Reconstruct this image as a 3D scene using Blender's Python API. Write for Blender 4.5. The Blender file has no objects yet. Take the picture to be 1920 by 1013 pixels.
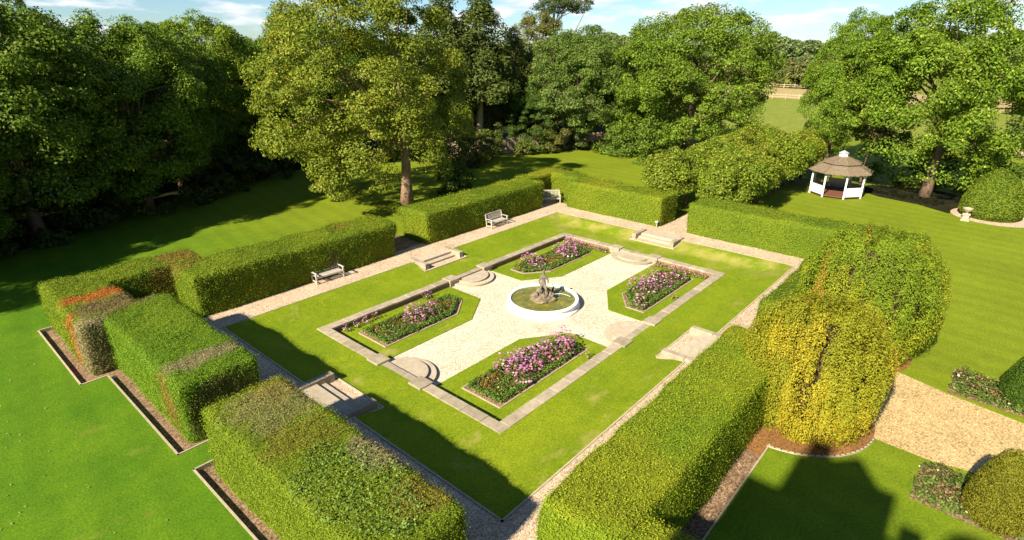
import bpy, bmesh, math, random
import numpy as np
from mathutils import Vector
R = math.radians
rng = np.random.default_rng(7)
random.seed(7)
scene = bpy.context.scene
COL = scene.collection

# ------------------------------------------------------------------ camera, sky, sun, exposure
cam_d = bpy.data.cameras.new('camera'); cam = bpy.data.objects.new('camera', cam_d); COL.objects.link(cam)
CAM = Vector((-22.15, -17.21, 12.53)); YAW, PITCH = R(41.28), R(21.75)
cam.location = CAM
fwd = Vector((math.cos(YAW)*math.cos(PITCH), math.sin(YAW)*math.cos(PITCH), -math.sin(PITCH)))
cam.rotation_euler = fwd.to_track_quat('-Z', 'Y').to_euler()
cam_d.sensor_width = 36; cam_d.lens = 36*1069.0/1920
cam_d.clip_start = 0.1; cam_d.clip_end = 5000
scene.camera = cam

SUN_EL, SHADOW_AZ = R(35), R(2)
world = bpy.data.worlds.new('World'); scene.world = world; world.use_nodes = True
nt = world.node_tree; nt.nodes.clear()
def N(t, kind, **kw):
    n = t.nodes.new(kind)
    for k, v in kw.items(): setattr(n, k, v)
    return n
sky = N(nt, 'ShaderNodeTexSky', sky_type='NISHITA'); sky.sun_disc = False
sky.sun_elevation = SUN_EL; sky.sun_rotation = R(272); sky.altitude = 60; sky.air_density = 1.0; sky.dust_density = 0.15; sky.ozone_density = 2.0
tc = N(nt, 'ShaderNodeTexCoord'); mp = N(nt, 'ShaderNodeMapping'); mp.inputs['Scale'].default_value = (3.4, 3.4, 17.0); mp.inputs['Location'].default_value = (3.1, 1.7, .4)
cn = N(nt, 'ShaderNodeTexNoise'); cn.inputs['Scale'].default_value = 2.4; cn.inputs['Detail'].default_value = 7; cn.inputs['Roughness'].default_value = .58
cr = N(nt, 'ShaderNodeValToRGB'); cr.color_ramp.elements[0].position = .47; cr.color_ramp.elements[1].position = .62
cn2 = N(nt, 'ShaderNodeTexNoise'); cn2.inputs['Scale'].default_value = 7; cn2.inputs['Detail'].default_value = 6
cc = N(nt, 'ShaderNodeValToRGB'); cc.color_ramp.elements[0].color = (7.4, 8.0, 9.0, 1); cc.color_ramp.elements[1].color = (10.2, 10.1, 10.0, 1)
cc.color_ramp.elements[0].position = .35; cc.color_ramp.elements[1].position = .62
mx = N(nt, 'ShaderNodeMixRGB'); bg = N(nt, 'ShaderNodeBackground'); wo = N(nt, 'ShaderNodeOutputWorld')
L = nt.links.new
L(tc.outputs['Generated'], mp.inputs['Vector']); L(mp.outputs[0], cn.inputs['Vector']); L(mp.outputs[0], cn2.inputs['Vector'])
L(cn.outputs['Fac'], cr.inputs[0]); L(cn2.outputs['Fac'], cc.inputs[0])
tn = N(nt, 'ShaderNodeMixRGB', blend_type='MULTIPLY'); tn.inputs[0].default_value = 1; tn.inputs[2].default_value = (.72, .95, 1.20, 1); L(sky.outputs[0], tn.inputs[1])
sz = N(nt, 'ShaderNodeSeparateXYZ'); mz = N(nt, 'ShaderNodeMapRange'); mz.interpolation_type = 'SMOOTHSTEP'   # clouds thinned overhead, out of view, to lower the ambient fill
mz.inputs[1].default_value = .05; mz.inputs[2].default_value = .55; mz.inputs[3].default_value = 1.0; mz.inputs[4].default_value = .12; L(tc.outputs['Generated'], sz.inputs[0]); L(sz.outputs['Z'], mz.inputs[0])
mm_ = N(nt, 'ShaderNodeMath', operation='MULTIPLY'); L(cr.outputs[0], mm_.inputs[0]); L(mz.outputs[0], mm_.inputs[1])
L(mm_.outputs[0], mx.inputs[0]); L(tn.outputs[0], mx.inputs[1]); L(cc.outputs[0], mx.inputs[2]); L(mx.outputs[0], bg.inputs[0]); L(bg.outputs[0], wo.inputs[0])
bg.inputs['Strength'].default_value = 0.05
sd = bpy.data.lights.new('sun', 'SUN'); sd.energy = 5.0; sd.angle = R(0.8); sd.color = (1.0, .93, .77)
sun = bpy.data.objects.new('sun', sd); COL.objects.link(sun)
ldir = Vector((math.cos(SUN_EL)*math.cos(SHADOW_AZ), math.cos(SUN_EL)*math.sin(SHADOW_AZ), -math.sin(SUN_EL)))
sun.rotation_euler = ldir.to_track_quat('-Z', 'Y').to_euler()
scene.view_settings.view_transform = 'Standard'; scene.view_settings.look = 'None'
scene.view_settings.exposure = 1.25; scene.view_settings.gamma = 1.0; scene.view_settings.use_curve_mapping = False
scene.cycles.max_bounces = 5; scene.cycles.diffuse_bounces = 3; scene.cycles.transmission_bounces = 3; scene.cycles.transparent_max_bounces = 4
scene.cycles.caustics_reflective = False; scene.cycles.caustics_refractive = False

# ------------------------------------------------------------------ helpers
def tag(o, label=None, cat=None, group=None, kind=None):
    if label: o['label'] = label
    if cat: o['category'] = cat
    if group: o['group'] = group
    if kind: o['kind'] = kind
    return o
def empty(name, loc=(0,0,0), rz=0, label=None, cat=None, group=None):
    o = bpy.data.objects.new(name, None); COL.objects.link(o)
    o.location = loc; o.rotation_euler = (0,0,rz); o.empty_display_size = .2
    return tag(o, label, cat, group)
def mk(name, V, F, mat, parent=None, col=None, smooth=False):
    V = np.asarray(V, np.float32); me = bpy.data.meshes.new(name)
    if isinstance(F, np.ndarray):
        k = F.shape[1]; m = F.shape[0]
        me.vertices.add(len(V)); me.vertices.foreach_set('co', V.ravel())
        me.loops.add(m*k); me.loops.foreach_set('vertex_index', F.astype(np.int32).ravel())
        me.polygons.add(m); me.polygons.foreach_set('loop_start', np.arange(0, m*k, k, dtype=np.int32))
        me.update(calc_edges=True)
    else:
        me.from_pydata([tuple(v) for v in V], [], [tuple(f) for f in F]); me.update()
    if col is not None:
        a = me.color_attributes.new('Col', 'FLOAT_COLOR', 'POINT')
        c = np.ones((len(V), 4), np.float32); c[:, :3] = col; a.data.foreach_set('color', c.ravel())
    if smooth: me.polygons.foreach_set('use_smooth', np.ones(len(me.polygons), bool))
    if mat is not None: me.materials.append(mat)
    o = bpy.data.objects.new(name, me); COL.objects.link(o)
    if parent is not None: o.parent = parent
    return o
def link_copy(o, parent=None):
    c = o.copy(); COL.objects.link(c); c.parent = parent
    return c
def copy_tree(o, parent=None):
    c = link_copy(o, parent)
    for ch in list(o.children): copy_tree(ch, c)
    return c
def h3(i, j, k):
    n = (i*374761393 + j*668265263 + k*2147483647 + 1013904223) & 0x7fffffff
    n = ((n ^ (n >> 13))*1274126177) & 0x7fffffff
    return ((n ^ (n >> 16)) & 0xffff)/65535.0
def vnoise(P, s=1.0, seed=0):
    P = np.asarray(P, float)*s + seed*17.31 + 500
    i = np.floor(P).astype(np.int64); f = P-i; f = f*f*(3-2*f); r = 0
    for a in (0,1):
        for b in (0,1):
            for c in (0,1):
                w = (f[:,0] if a else 1-f[:,0])*(f[:,1] if b else 1-f[:,1])*(f[:,2] if c else 1-f[:,2])
                r = r + w*h3(i[:,0]+a, i[:,1]+b, i[:,2]+c)
    return r
def fbm(P, s=1.0, seed=0, o=3):
    r = 0; t = 0
    for k in range(o): r = r + vnoise(P, s*2**k, seed+k)*.5**k; t += .5**k
    return r/t
def unit(v): return v/np.maximum(np.linalg.norm(v, axis=1, keepdims=True), 1e-9)
def sstep(a, b, x):
    t = np.clip((x-a)/(b-a), 0, 1); return t*t*(3-2*t)
class MB:                                   # collects boxes, tubes, prisms into one mesh
    def __init__(s): s.V = []; s.F = []; s.n = 0
    def add(s, V, F):
        s.V += [tuple(v) for v in V]; s.F += [tuple(i+s.n for i in f) for f in F]; s.n += len(V)
    def box(s, x0, x1, y0, y1, z0, z1, c=0.0, rz=0, about=None):
        if c > 0:
            V = [(x0,y0,z0),(x1,y0,z0),(x1,y1,z0),(x0,y1,z0),(x0,y0,z1-c),(x1,y0,z1-c),(x1,y1,z1-c),(x0,y1,z1-c),
                 (x0+c,y0+c,z1),(x1-c,y0+c,z1),(x1-c,y1-c,z1),(x0+c,y1-c,z1)]
            F = [(3,2,1,0),(0,1,5,4),(1,2,6,5),(2,3,7,6),(3,0,4,7),(4,5,9,8),(5,6,10,9),(6,7,11,10),(7,4,8,11),(8,9,10,11)]
        else:
            V = [(x0,y0,z0),(x1,y0,z0),(x1,y1,z0),(x0,y1,z0),(x0,y0,z1),(x1,y0,z1),(x1,y1,z1),(x0,y1,z1)]
            F = [(3,2,1,0),(0,1,5,4),(1,2,6,5),(2,3,7,6),(3,0,4,7),(4,5,6,7)]
        if rz:
            ax, ay = about or ((x0+x1)/2, (y0+y1)/2); ca, sa = math.cos(rz), math.sin(rz)
            V = [(ax+(x-ax)*ca-(y-ay)*sa, ay+(x-ax)*sa+(y-ay)*ca, z) for x,y,z in V]
        s.add(V, F); return s
    def bar(s, a, b, w, h=None):              # square bar from a to b
        h = h or w; a = Vector(a); b = Vector(b); d = (b-a).normalized()
        u = d.cross(Vector((0,0,1)));  u = Vector((1,0,0)) if u.length < 1e-3 else u.normalized()
        v = u.cross(d); V = []
        for p in (a, b):
            for i, j in ((-1,-1),(1,-1),(1,1),(-1,1)): V.append(p+u*(i*w/2)+v*(j*h/2))
        s.add(V, [(0,1,2,3),(7,6,5,4),(0,4,5,1),(1,5,6,2),(2,6,7,3),(3,7,4,0)]); return s
    def tube(s, pts, rad, n=8):
        pts = [Vector(p) for p in pts]; V = []; F = []
        for i, p in enumerate(pts):
            d = (pts[min(i+1,len(pts)-1)]-pts[max(i-1,0)]).normalized()
            u = d.cross(Vector((.31,.95,.05)));  u = u.normalized(); v = d.cross(u)
            r = rad[i] if hasattr(rad, '__len__') else rad
            for k in range(n):
                a = 2*math.pi*k/n; V.append(p+u*(r*math.cos(a))+v*(r*math.sin(a)))
        for i in range(len(pts)-1):
            for k in range(n):
                F.append((i*n+k, i*n+(k+1)%n, (i+1)*n+(k+1)%n, (i+1)*n+k))
        F.append(tuple(range(n-1,-1,-1))); F.append(tuple((len(pts)-1)*n+k for k in range(n)))
        s.add(V, F); return s
    def lathe(s, prof, n=48, c=(0,0,0)):
        V = []; F = []
        for r, z in prof:
            for k in range(n):
                a = 2*math.pi*k/n; V.append((c[0]+r*math.cos(a), c[1]+r*math.sin(a), c[2]+z))
        for i in range(len(prof)-1):
            for k in range(n): F.append((i*n+k, i*n+(k+1)%n, (i+1)*n+(k+1)%n, (i+1)*n+k))
        s.add(V, F); return s
    def prism(s, poly, z0, z1):
        n = len(poly)
        s.add([(x,y,z0) for x,y in poly]+[(x,y,z1) for x,y in poly],
              [tuple(range(n-1,-1,-1)), tuple(range(n,2*n))]+[(k,(k+1)%n,n+(k+1)%n,n+k) for k in range(n)]); return s
    def build(s, name, mat, parent=None, smooth=False): return mk(name, s.V, s.F, mat, parent, smooth=smooth)
def sheet(name, poly, z, mat, parent=None, kind='structure'):
    o = mk(name, [(x,y,z) for x,y in poly], [tuple(range(len(poly)))], mat, parent)
    if kind and parent is None: o['kind'] = kind
    return o
def rect(x0,x1,y0,y1): return [(x0,y0),(x1,y0),(x1,y1),(x0,y1)]

# ------------------------------------------------------------------ materials
def newmat(name):
    m = bpy.data.materials.new(name); m.use_nodes = True; t = m.node_tree; t.nodes.clear()
    out = N(t, 'ShaderNodeOutputMaterial'); return m, t, out
def ramp(t, src, stops):
    r = N(t, 'ShaderNodeValToRGB'); e = r.color_ramp.elements
    while len(e) < len(stops): e.new(.5)
    for k, (p, c) in enumerate(stops):
        e[k].position = p; e[k].color = (*c, 1) if len(c) == 3 else c
    t.links.new(src, r.inputs[0]); return r.outputs[0]
def noise(t, vec, scale, detail=4, rough=.55):
    n = N(t, 'ShaderNodeTexNoise'); n.inputs['Scale'].default_value = scale; n.inputs['Detail'].default_value = detail; n.inputs['Roughness'].default_value = rough
    t.links.new(vec, n.inputs['Vector']); return n.outputs['Fac']
def mixc(t, f, a, b, mode='MIX'):
    m = N(t, 'ShaderNodeMixRGB', blend_type=mode)
    for s, i in ((f,0),(a,1),(b,2)):
        if isinstance(s, (int, float)): m.inputs[i].default_value = s
        elif isinstance(s, tuple): m.inputs[i].default_value = (*s, 1)
        else: t.links.new(s, m.inputs[i])
    return m.outputs[0]
def bump(t, h, strength, dist=.02):
    b = N(t, 'ShaderNodeBump'); b.inputs['Strength'].default_value = strength; b.inputs['Distance'].default_value = dist
    t.links.new(h, b.inputs['Height']); return b.outputs[0]
def princ(t, out, col, rough=.8, spec=.25, nrm=None, metal=0):
    p = N(t, 'ShaderNodeBsdfPrincipled'); p.inputs['Roughness'].default_value = rough; p.inputs['Specular IOR Level'].default_value = spec; p.inputs['Metallic'].default_value = metal
    if isinstance(col, tuple): p.inputs['Base Color'].default_value = (*col, 1)
    else: t.links.new(col, p.inputs['Base Color'])
    if nrm is not None: t.links.new(nrm, p.inputs['Normal'])
    t.links.new(p.outputs[0], out.inputs['Surface']); return p
def coords(t): return N(t, 'ShaderNodeTexCoord').outputs['Object']
def scaled(t, vec, s):
    m = N(t, 'ShaderNodeMapping'); m.inputs['Scale'].default_value = s; t.links.new(vec, m.inputs['Vector']); return m.outputs[0]

def xmask(t, c, lo, hi, axis='X'):
    sx = N(t, 'ShaderNodeSeparateXYZ'); t.links.new(c, sx.inputs[0]); mr = N(t, 'ShaderNodeMapRange'); mr.interpolation_type = 'SMOOTHSTEP'
    mr.inputs[1].default_value = lo; mr.inputs[2].default_value = hi; t.links.new(sx.outputs[axis], mr.inputs[0]); return mr.outputs[0]
def lawn_mat(name, g0, g1, dry, dry_lo, dry_hi, stripe=False, far=None, dryx=None):
    m, t, out = newmat(name); c = coords(t)
    a = ramp(t, noise(t, c, .35, 5, .6), [(.3, g0), (.7, g1)])
    if far: a = mixc(t, xmask(t, c, *far[1:]), a, ramp(t, noise(t, c, .22, 5, .6), [(.3, far[0]), (.7, tuple(v*1.25 for v in far[0]))]))
    fine = noise(t, c, 14, 3, .7)
    a = mixc(t, .75, a, ramp(t, fine, [(.25, (.35,.38,.35)), (.75, (1.5,1.45,1.3))]), 'MULTIPLY')
    med = noise(t, c, 2.2, 4, .65)
    a = mixc(t, .35, a, ramp(t, med, [(.3, (.6,.7,.6)), (.7, (1.35,1.2,1.1))]), 'MULTIPLY')
    d = ramp(t, noise(t, scaled(t, c, (1,1.4,1)), .55, 6, .62), [(dry_lo, (0,0,0)), (dry_hi, (1,1,1))])
    if dryx:
        d2 = mixc(t, 1, xmask(t, c, *dryx), ramp(t, noise(t, c, .8, 6, .65), [(.42,(0,0,0)),(.62,(1,1,1))]), 'MULTIPLY'); d = mixc(t, 1, d, d2, 'LIGHTEN')
    a = mixc(t, d, a, dry)
    if stripe:
        w = N(t, 'ShaderNodeTexWave', bands_direction='X'); w.inputs['Scale'].default_value = .22; w.inputs['Distortion'].default_value = 1.2; w.inputs['Detail'].default_value = 1
        mm = N(t, 'ShaderNodeMapping'); mm.inputs['Rotation'].default_value = (0,0,R(8)); t.links.new(c, mm.inputs['Vector']); t.links.new(mm.outputs[0], w.inputs['Vector'])
        a = mixc(t, .2, a, ramp(t, w.outputs['Fac'], [(.3,(.72,.78,.7)),(.7,(1.2,1.15,1.1))]), 'MULTIPLY')
    spk = ramp(t, noise(t, c, 55, 1, .5), [(.71,(0,0,0)),(.76,(1,1,1))])
    a = mixc(t, mixc(t, .35, (0,0,0), spk), a, (.30,.33,.10))
    princ(t, out, a, .9, .12, bump(t, fine, .5, .03)); return m
M = {}
M['lawn'] = lawn_mat('lawn_grass', (.090,.150,.0035), (.150,.205,.0055), (.25,.21,.045), .60, .76)
M['lawn_in'] = lawn_mat('inner_lawn_grass', (.125,.185,.005), (.195,.240,.008), (.31,.26,.065), .59, .78, dryx=(9.5,13.0))
M['ground'] = lawn_mat('ground_grass', (.054,.136,.004), (.102,.186,.006), (.20,.18,.03), .62, .82, True, far=((.142,.180,.008), -16, 3))
M['field'] = lawn_mat('field_grass', (.16,.20,.02), (.20,.23,.03), (.28,.24,.07), .5, .8)
M['stubble'] = lawn_mat('stubble_field', (.33,.24,.10), (.38,.29,.13), (.42,.34,.17), .4, .8)
def gravel_mat(name, cols, tint_noise=(.8,1.15), scale=26):
    m, t, out = newmat(name); c = coords(t)
    v = N(t, 'ShaderNodeTexVoronoi'); v.inputs['Scale'].default_value = scale; t.links.new(c, v.inputs['Vector'])
    sep = N(t, 'ShaderNodeSeparateColor'); t.links.new(v.outputs['Color'], sep.inputs[0])
    n = len(cols); a = ramp(t, sep.outputs[0], [(k/(n-1) if n > 1 else 0, cols[k]) for k in range(n)])
    b = noise(t, c, .8, 5, .6); lo, hi = tint_noise
    a = mixc(t, 1.0, a, ramp(t, b, [(.25,(lo,lo,lo*.97)),(.75,(hi,hi,hi))]), 'MULTIPLY')
    a = mixc(t, .5, a, ramp(t, noise(t, c, 6, 3, .7), [(.3,(.75,.73,.7)),(.7,(1.2,1.2,1.2))]), 'MULTIPLY')
    princ(t, out, a, 1.0, .04, bump(t, v.outputs['Distance'], .8, .02)); return m
M['gravel'] = gravel_mat('path_gravel', [(.26,.17,.10),(.49,.35,.23),(.57,.42,.29),(.69,.54,.39)])
M['gravel_in'] = gravel_mat('garden_gravel', [(.36,.28,.18),(.55,.46,.32),(.62,.53,.39),(.74,.66,.52)])
M['drive'] = gravel_mat('drive_gravel', [(.24,.15,.06),(.46,.31,.13),(.54,.38,.18),(.62,.47,.26)])
M['soil'] = gravel_mat('bed_soil', [(.10,.06,.035),(.19,.115,.065),(.24,.15,.085),(.36,.25,.16)], (.7,1.3), 18)
M['litter'] = gravel_mat('needle_litter', [(.13,.06,.02),(.24,.11,.035),(.30,.15,.05),(.20,.11,.05)], (.7,1.2), 20)
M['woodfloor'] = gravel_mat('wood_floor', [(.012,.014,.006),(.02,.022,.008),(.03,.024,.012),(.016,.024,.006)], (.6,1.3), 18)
def stone_mat(name, c0, c1, spot, rough=.85, s=3.0):
    m, t, out = newmat(name); c = coords(t); oi = N(t, 'ShaderNodeObjectInfo')
    a = ramp(t, noise(t, c, s, 6, .65), [(.3,c0),(.7,c1)])
    a = mixc(t, ramp(t, noise(t, c, s*4, 4, .6), [(.58,(0,0,0)),(.72,(1,1,1))]), a, spot)
    a = mixc(t, 1, a, ramp(t, oi.outputs['Random'], [(0,(.82,.82,.80)),(1,(1.12,1.1,1.08))]), 'MULTIPLY')
    princ(t, out, a, rough, .2, bump(t, noise(t, c, s*9, 4, .6), .5, .015)); return m
M['stone'] = stone_mat('weathered_stone', (.27,.215,.145), (.42,.345,.245), (.16,.13,.085))
M['stone_pale'] = stone_mat('pale_stone', (.36,.29,.20), (.48,.40,.29), (.25,.20,.135))
M['brick'] = stone_mat('garden_brick', (.24,.12,.06), (.36,.22,.12), (.40,.33,.24), s=5)
M['mortar'] = stone_mat('mortar', (.25,.20,.15), (.33,.28,.22), (.2,.17,.12))
M['white'] = stone_mat('white_paint', (.72,.71,.69), (.80,.80,.79), (.60,.58,.54), .5, .8)
M['bench'] = stone_mat('weathered_teak', (.42,.36,.29), (.56,.50,.42), (.34,.29,.22), .7, 6)
M['edging'] = stone_mat('edging_board', (.34,.27,.18), (.46,.38,.27), (.24,.19,.12), .8, 4)
M['shingle'] = stone_mat('roof_shingle', (.14,.10,.065), (.23,.175,.115), (.11,.10,.06), .85, 6)
M['deck'] = stone_mat('gazebo_deck', (.16,.06,.035), (.22,.09,.05), (.12,.05,.03), .7, 4)
M['fence'] = stone_mat('fence_board', (.36,.25,.155), (.48,.36,.24), (.26,.18,.1), .85, 4)
M['bronze'] = stone_mat('statue_stone', (.11,.085,.06), (.27,.22,.16), (.42,.37,.29), .75, 7)
M['rock'] = stone_mat('fountain_rock', (.14,.10,.065), (.28,.22,.15), (.10,.09,.05), .9, 5)
M['house'] = stone_mat('house_brick', (.25,.11,.07), (.33,.16,.10), (.2,.09,.05), .9, 2)
M['tile'] = stone_mat('house_tile', (.10,.06,.05), (.16,.09,.07), (.08,.06,.05), .9, 2)
M['metal'] = stone_mat('grey_metal', (.30,.30,.30), (.38,.38,.38), (.25,.25,.25), .5, 3)
M['hide'] = stone_mat('pale_hide', (.36,.28,.19), (.46,.37,.27), (.2,.15,.1), .8, 1)
def bark_mat(name, c0, c1):
    m, t, out = newmat(name); c = coords(t)
    n = noise(t, scaled(t, c, (4,4,.9)), 3, 6, .65); a = ramp(t, n, [(.3,c0),(.7,c1)])
    princ(t, out, a, .9, .15, bump(t, n, .8, .05)); return m
M['bark'] = bark_mat('bark', (.09,.055,.035), (.24,.16,.10))
M['bark_red'] = bark_mat('bark_sycamore', (.14,.075,.045), (.36,.24,.15))
M['bark_pine'] = bark_mat('bark_pine', (.30,.20,.10), (.46,.34,.20))
def leaf_mat(name, trans=.28, rough=.6, spec=.2, var=(.55,1.5)):
    m, t, out = newmat(name)
    at = N(t, 'ShaderNodeAttribute'); at.attribute_name = 'Col'; oi = N(t, 'ShaderNodeObjectInfo'); ge = N(t, 'ShaderNodeNewGeometry')
    a = mixc(t, 1, at.outputs['Color'], oi.outputs['Color'], 'MULTIPLY')
    lo, hi = var; a = mixc(t, 1, a, ramp(t, ge.outputs['Random Per Island'], [(0,(lo,lo,lo)),(1,(hi,hi*.97,hi))]), 'MULTIPLY')
    p = N(t, 'ShaderNodeBsdfPrincipled'); p.inputs['Roughness'].default_value = rough; p.inputs['Specular IOR Level'].default_value = spec
    t.links.new(a, p.inputs['Base Color'])
    tr = N(t, 'ShaderNodeBsdfTranslucent'); t.links.new(mixc(t, 1, a, (1.25,1.35,.6), 'MULTIPLY'), tr.inputs[0])
    ms = N(t, 'ShaderNodeMixShader'); ms.inputs[0].default_value = trans
    t.links.new(p.outputs[0], ms.inputs[1]); t.links.new(tr.outputs[0], ms.inputs[2]); t.links.new(ms.outputs[0], out.inputs['Surface']); return m
M['leaf'] = leaf_mat('leaf'); M['hleaf'] = leaf_mat('hedge_leaf', .10, .7, .12, (.72,1.28)); M['petal'] = leaf_mat('petal', .3, .7, .1, (.75,1.25))
def core_mat():
    m, t, out = newmat('hedge_core'); at = N(t, 'ShaderNodeAttribute'); at.attribute_name = 'Col'; c = coords(t)
    n = noise(t, c, 11, 4, .7); a = mixc(t, 1, at.outputs['Color'], ramp(t, n, [(.3,(.25,.25,.25)),(.65,(.95,.95,.95))]), 'MULTIPLY')
    princ(t, out, a, .9, .1, bump(t, n, 1, .06)); return m
M['core'] = core_mat()
def water_mat():
    m, t, out = newmat('fountain_water'); c = coords(t)
    a = ramp(t, noise(t, c, 2.5, 6, .65), [(.35,(.09,.095,.012)),(.55,(.16,.15,.02)),(.72,(.28,.22,.025))])
    p = princ(t, out, a, .25, .3, bump(t, noise(t, c, 5, 3, .5), .12, .05)); return m
M['water'] = water_mat()
def plain(name, c, rough=.7, spec=.2):
    m, t, out = newmat(name); cc_ = coords(t); a = mixc(t, .4, c, ramp(t, noise(t, cc_, 6, 4), [(.3,(c[0]*.7,c[1]*.7,c[2]*.7)),(.7,c)]))
    princ(t, out, a, rough, spec); return m
M['jet'] = plain('water_jet', (.8,.82,.84), .2, .5); M['twig'] = plain('dark_twigs', (.05,.035,.015), .95, .05); M['dark'] = plain('dark_slate', (.05,.04,.04)); M['glass'] = plain('window_glass', (.05,.06,.07), .1, .6)

# ------------------------------------------------------------------ foliage generators
QUAD = np.array([[0,1,2,3]])
def leaves(P, Nn, size, col, aspect=.62, jit=.6, hang=0.0, seed=None):
    """leaf-shaped quads at P facing roughly Nn; returns V, F, C"""
    r = rng; n = len(P)
    nn = unit(Nn + r.normal(0, jit, (n,3)))
    d = unit(np.cross(nn, r.normal(0,1,(n,3)) + 1e-6))
    if hang:
        tgt = np.array([[0,0,-1.0]]) ; d = unit(d*(1-hang) + hang*(tgt - (tgt*nn).sum(1,keepdims=True)*nn))
    w = np.cross(nn, d)
    s = (size*(.6+.7*r.random(n)))[:,None]
    a = P - d*s*.5; b = P + w*s*aspect*.5 + nn*s*.10; c = P + d*s*.5 ; e = P - w*s*aspect*.5 + nn*s*.10
    V = np.stack([a,b,c,e], 1).reshape(-1,3)
    F = np.arange(4*n).reshape(-1,4)
    return V, F, np.repeat(col, 4, axis=0)
def mixcol(c0, c1, t): t = np.asarray(t)[:,None]; return np.array(c0)*(1-t)+np.array(c1)*t
def sphere_dirs(n):
    return unit(rng.normal(0,1,(n,3)))
def crown(cent, rad, n_clump, cr, n_leaf, size, c0, c1, c2=None, flat=.62, profile=None, inner=.25, zmin=None, up=.5, jit=.55, aspect=.62, hang=0, lump=.25, lobes=0, lobe_k=1.28, clear=None, seed=1):
    """clumped crown; returns V,F,C and clump centres"""
    global rng
    rng = np.random.default_rng(1000+seed)
    cent = np.array(cent, float); rad = np.array(rad, float)
    D = sphere_dirs(n_clump*2)
    D = D[D[:,2] > -.75][:n_clump]; n_clump = len(D)
    rr0 = np.where(rng.random(n_clump) < inner, .35+.4*rng.random(n_clump), .74+.2*rng.random(n_clump))
    rr = rr0*(1 + lump*(vnoise(D, 2.3, seed)-.5)*2)
    C = D*rr[:,None]
    if lobes:
        k = np.arange(lobes)+.5; ph = np.arccos(1-1.78*k/lobes); th = k*2.39996+seed
        LD = np.stack([np.sin(ph)*np.cos(th), np.sin(ph)*np.sin(th), np.cos(ph)],1)+rng.normal(0,.10,(lobes,3)); LD = unit(LD)
        lr = lobe_k/np.sqrt(lobes)*(.75+.5*rng.random(lobes)); li = rng.integers(0, lobes, n_clump)
        q = unit(D*.9+LD[li]*.75+np.array([0,0,.15]))
        LC = LD*(.98-lr)[:,None]*(.9+.2*rng.random((lobes,1)))
        C = np.where((rng.random(n_clump) < inner*.6)[:,None], C*.75, LC[li]+q*(lr[li]*(.62+.52*rng.random(n_clump)))[:,None])
    if profile is not None:
        k = profile((C[:,2]+1)/2); C[:,:2] *= k[:,None]
    C = cent + C*rad
    if zmin is not None: C[:,2] = np.maximum(C[:,2], zmin + rng.random(n_clump)*.8)
    if clear is not None:                       # open side of the crown where the trunk shows
        ux, uy, wd, zt = clear; dn = math.hypot(ux,uy); ux, uy = ux/dn, uy/dn
        al = C[:,0]*ux+C[:,1]*uy; la = np.abs(-C[:,0]*uy+C[:,1]*ux); C = C[~((al > -.5) & (la < wd) & (C[:,2] < zt))]; n_clump = len(C)
    R_ = cr[0]+(cr[1]-cr[0])*rng.random(n_clump)
    idx = np.repeat(np.arange(n_clump), n_leaf)
    out = unit((C-cent)/rad)
    d = unit(sphere_dirs(len(idx)) + .45*out[idx] + np.array([0,0,.3]))
    rad_l = (.55+.5*rng.random(len(idx)))
    scale = np.stack([np.ones(n_clump), np.ones(n_clump), np.full(n_clump, flat)],1)*R_[:,None]
    P = C[idx] + d*scale[idx]*rad_l[:,None]
    P[:,2] -= .18*R_[idx]*(d[:,0]**2+d[:,1]**2)
    nn = unit(d*.8 + out[idx]*.3 + np.array([0,0,up]))
    t = np.clip(.5*vnoise(C, .35, seed)[idx] + .5*rng.random(len(idx)) + .15*(rng.random(n_clump)[idx]-.5), 0, 1)
    col = mixcol(c0, c1, t)
    if c2 is not None:
        m = (rng.random(len(idx)) < .08 + .22*(vnoise(C, .6, seed+5)[idx] > .62)); col[m] = np.array(c2)*(.8+.4*rng.random((m.sum(),1)))
    V, F, K = leaves(P, nn, size, col, aspect, jit, hang)
    return V, F, K, C
def limbs(mb, base_pts, targets, r0, seed=0):
    for tg in targets:
        k = random.randrange(1, len(base_pts)); a = Vector(base_pts[k]); b = Vector(tg)
        if b.z < a.z: a = Vector(base_pts[max(0,k-1)])
        mid = a.lerp(b, .5) + Vector((random.uniform(-.4,.4), random.uniform(-.4,.4), random.uniform(.0,.6)))
        ra = r0*(.42+.2*random.random())
        mb.tube([a, a.lerp(mid,.6), mid, mid.lerp(b,.6), b], [ra, ra*.8, ra*.55, ra*.35, ra*.15], 6)
def tree(name, loc, h, trunk_r, cr_cent, cr_rad, label, cat='tree', group=None, bark='bark', fork=.6, n_limb=16, tint=None, lean=(0,0), **kw):
    t = empty(name, loc, 0, label, cat, group)
    V, F, K, C = crown(cr_cent, cr_rad, **kw)
    c = mk('crown', V, F, M['leaf'], t, K)
    if tint: c.color = (*tint, 1)
    pts = []; n = 7
    for i in range(n):
        f = i/(n-1); z = f*h*fork
        pts.append((lean[0]*f + .12*math.sin(3*f+loc[0]), lean[1]*f + .12*math.cos(4*f+loc[1]), z - .15*(i == 0)))
    mb = MB(); mb.tube(pts, [trunk_r*(1.35 if i == 0 else 1.05-.75*i/(n-1)) for i in range(n)], 10); mb.build('trunk', M[bark], t, True)
    sel = C[rng.permutation(len(C))[:n_limb]]
    mb = MB(); limbs(mb, pts[2:], [tuple(p) for p in sel], trunk_r*.62); mb.build('branches', M[bark], t, True)
    return t
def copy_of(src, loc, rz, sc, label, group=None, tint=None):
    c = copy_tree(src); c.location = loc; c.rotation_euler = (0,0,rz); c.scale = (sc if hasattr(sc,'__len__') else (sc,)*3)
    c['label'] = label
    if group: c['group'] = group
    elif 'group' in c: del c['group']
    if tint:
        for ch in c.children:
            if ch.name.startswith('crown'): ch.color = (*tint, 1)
    return c
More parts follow.
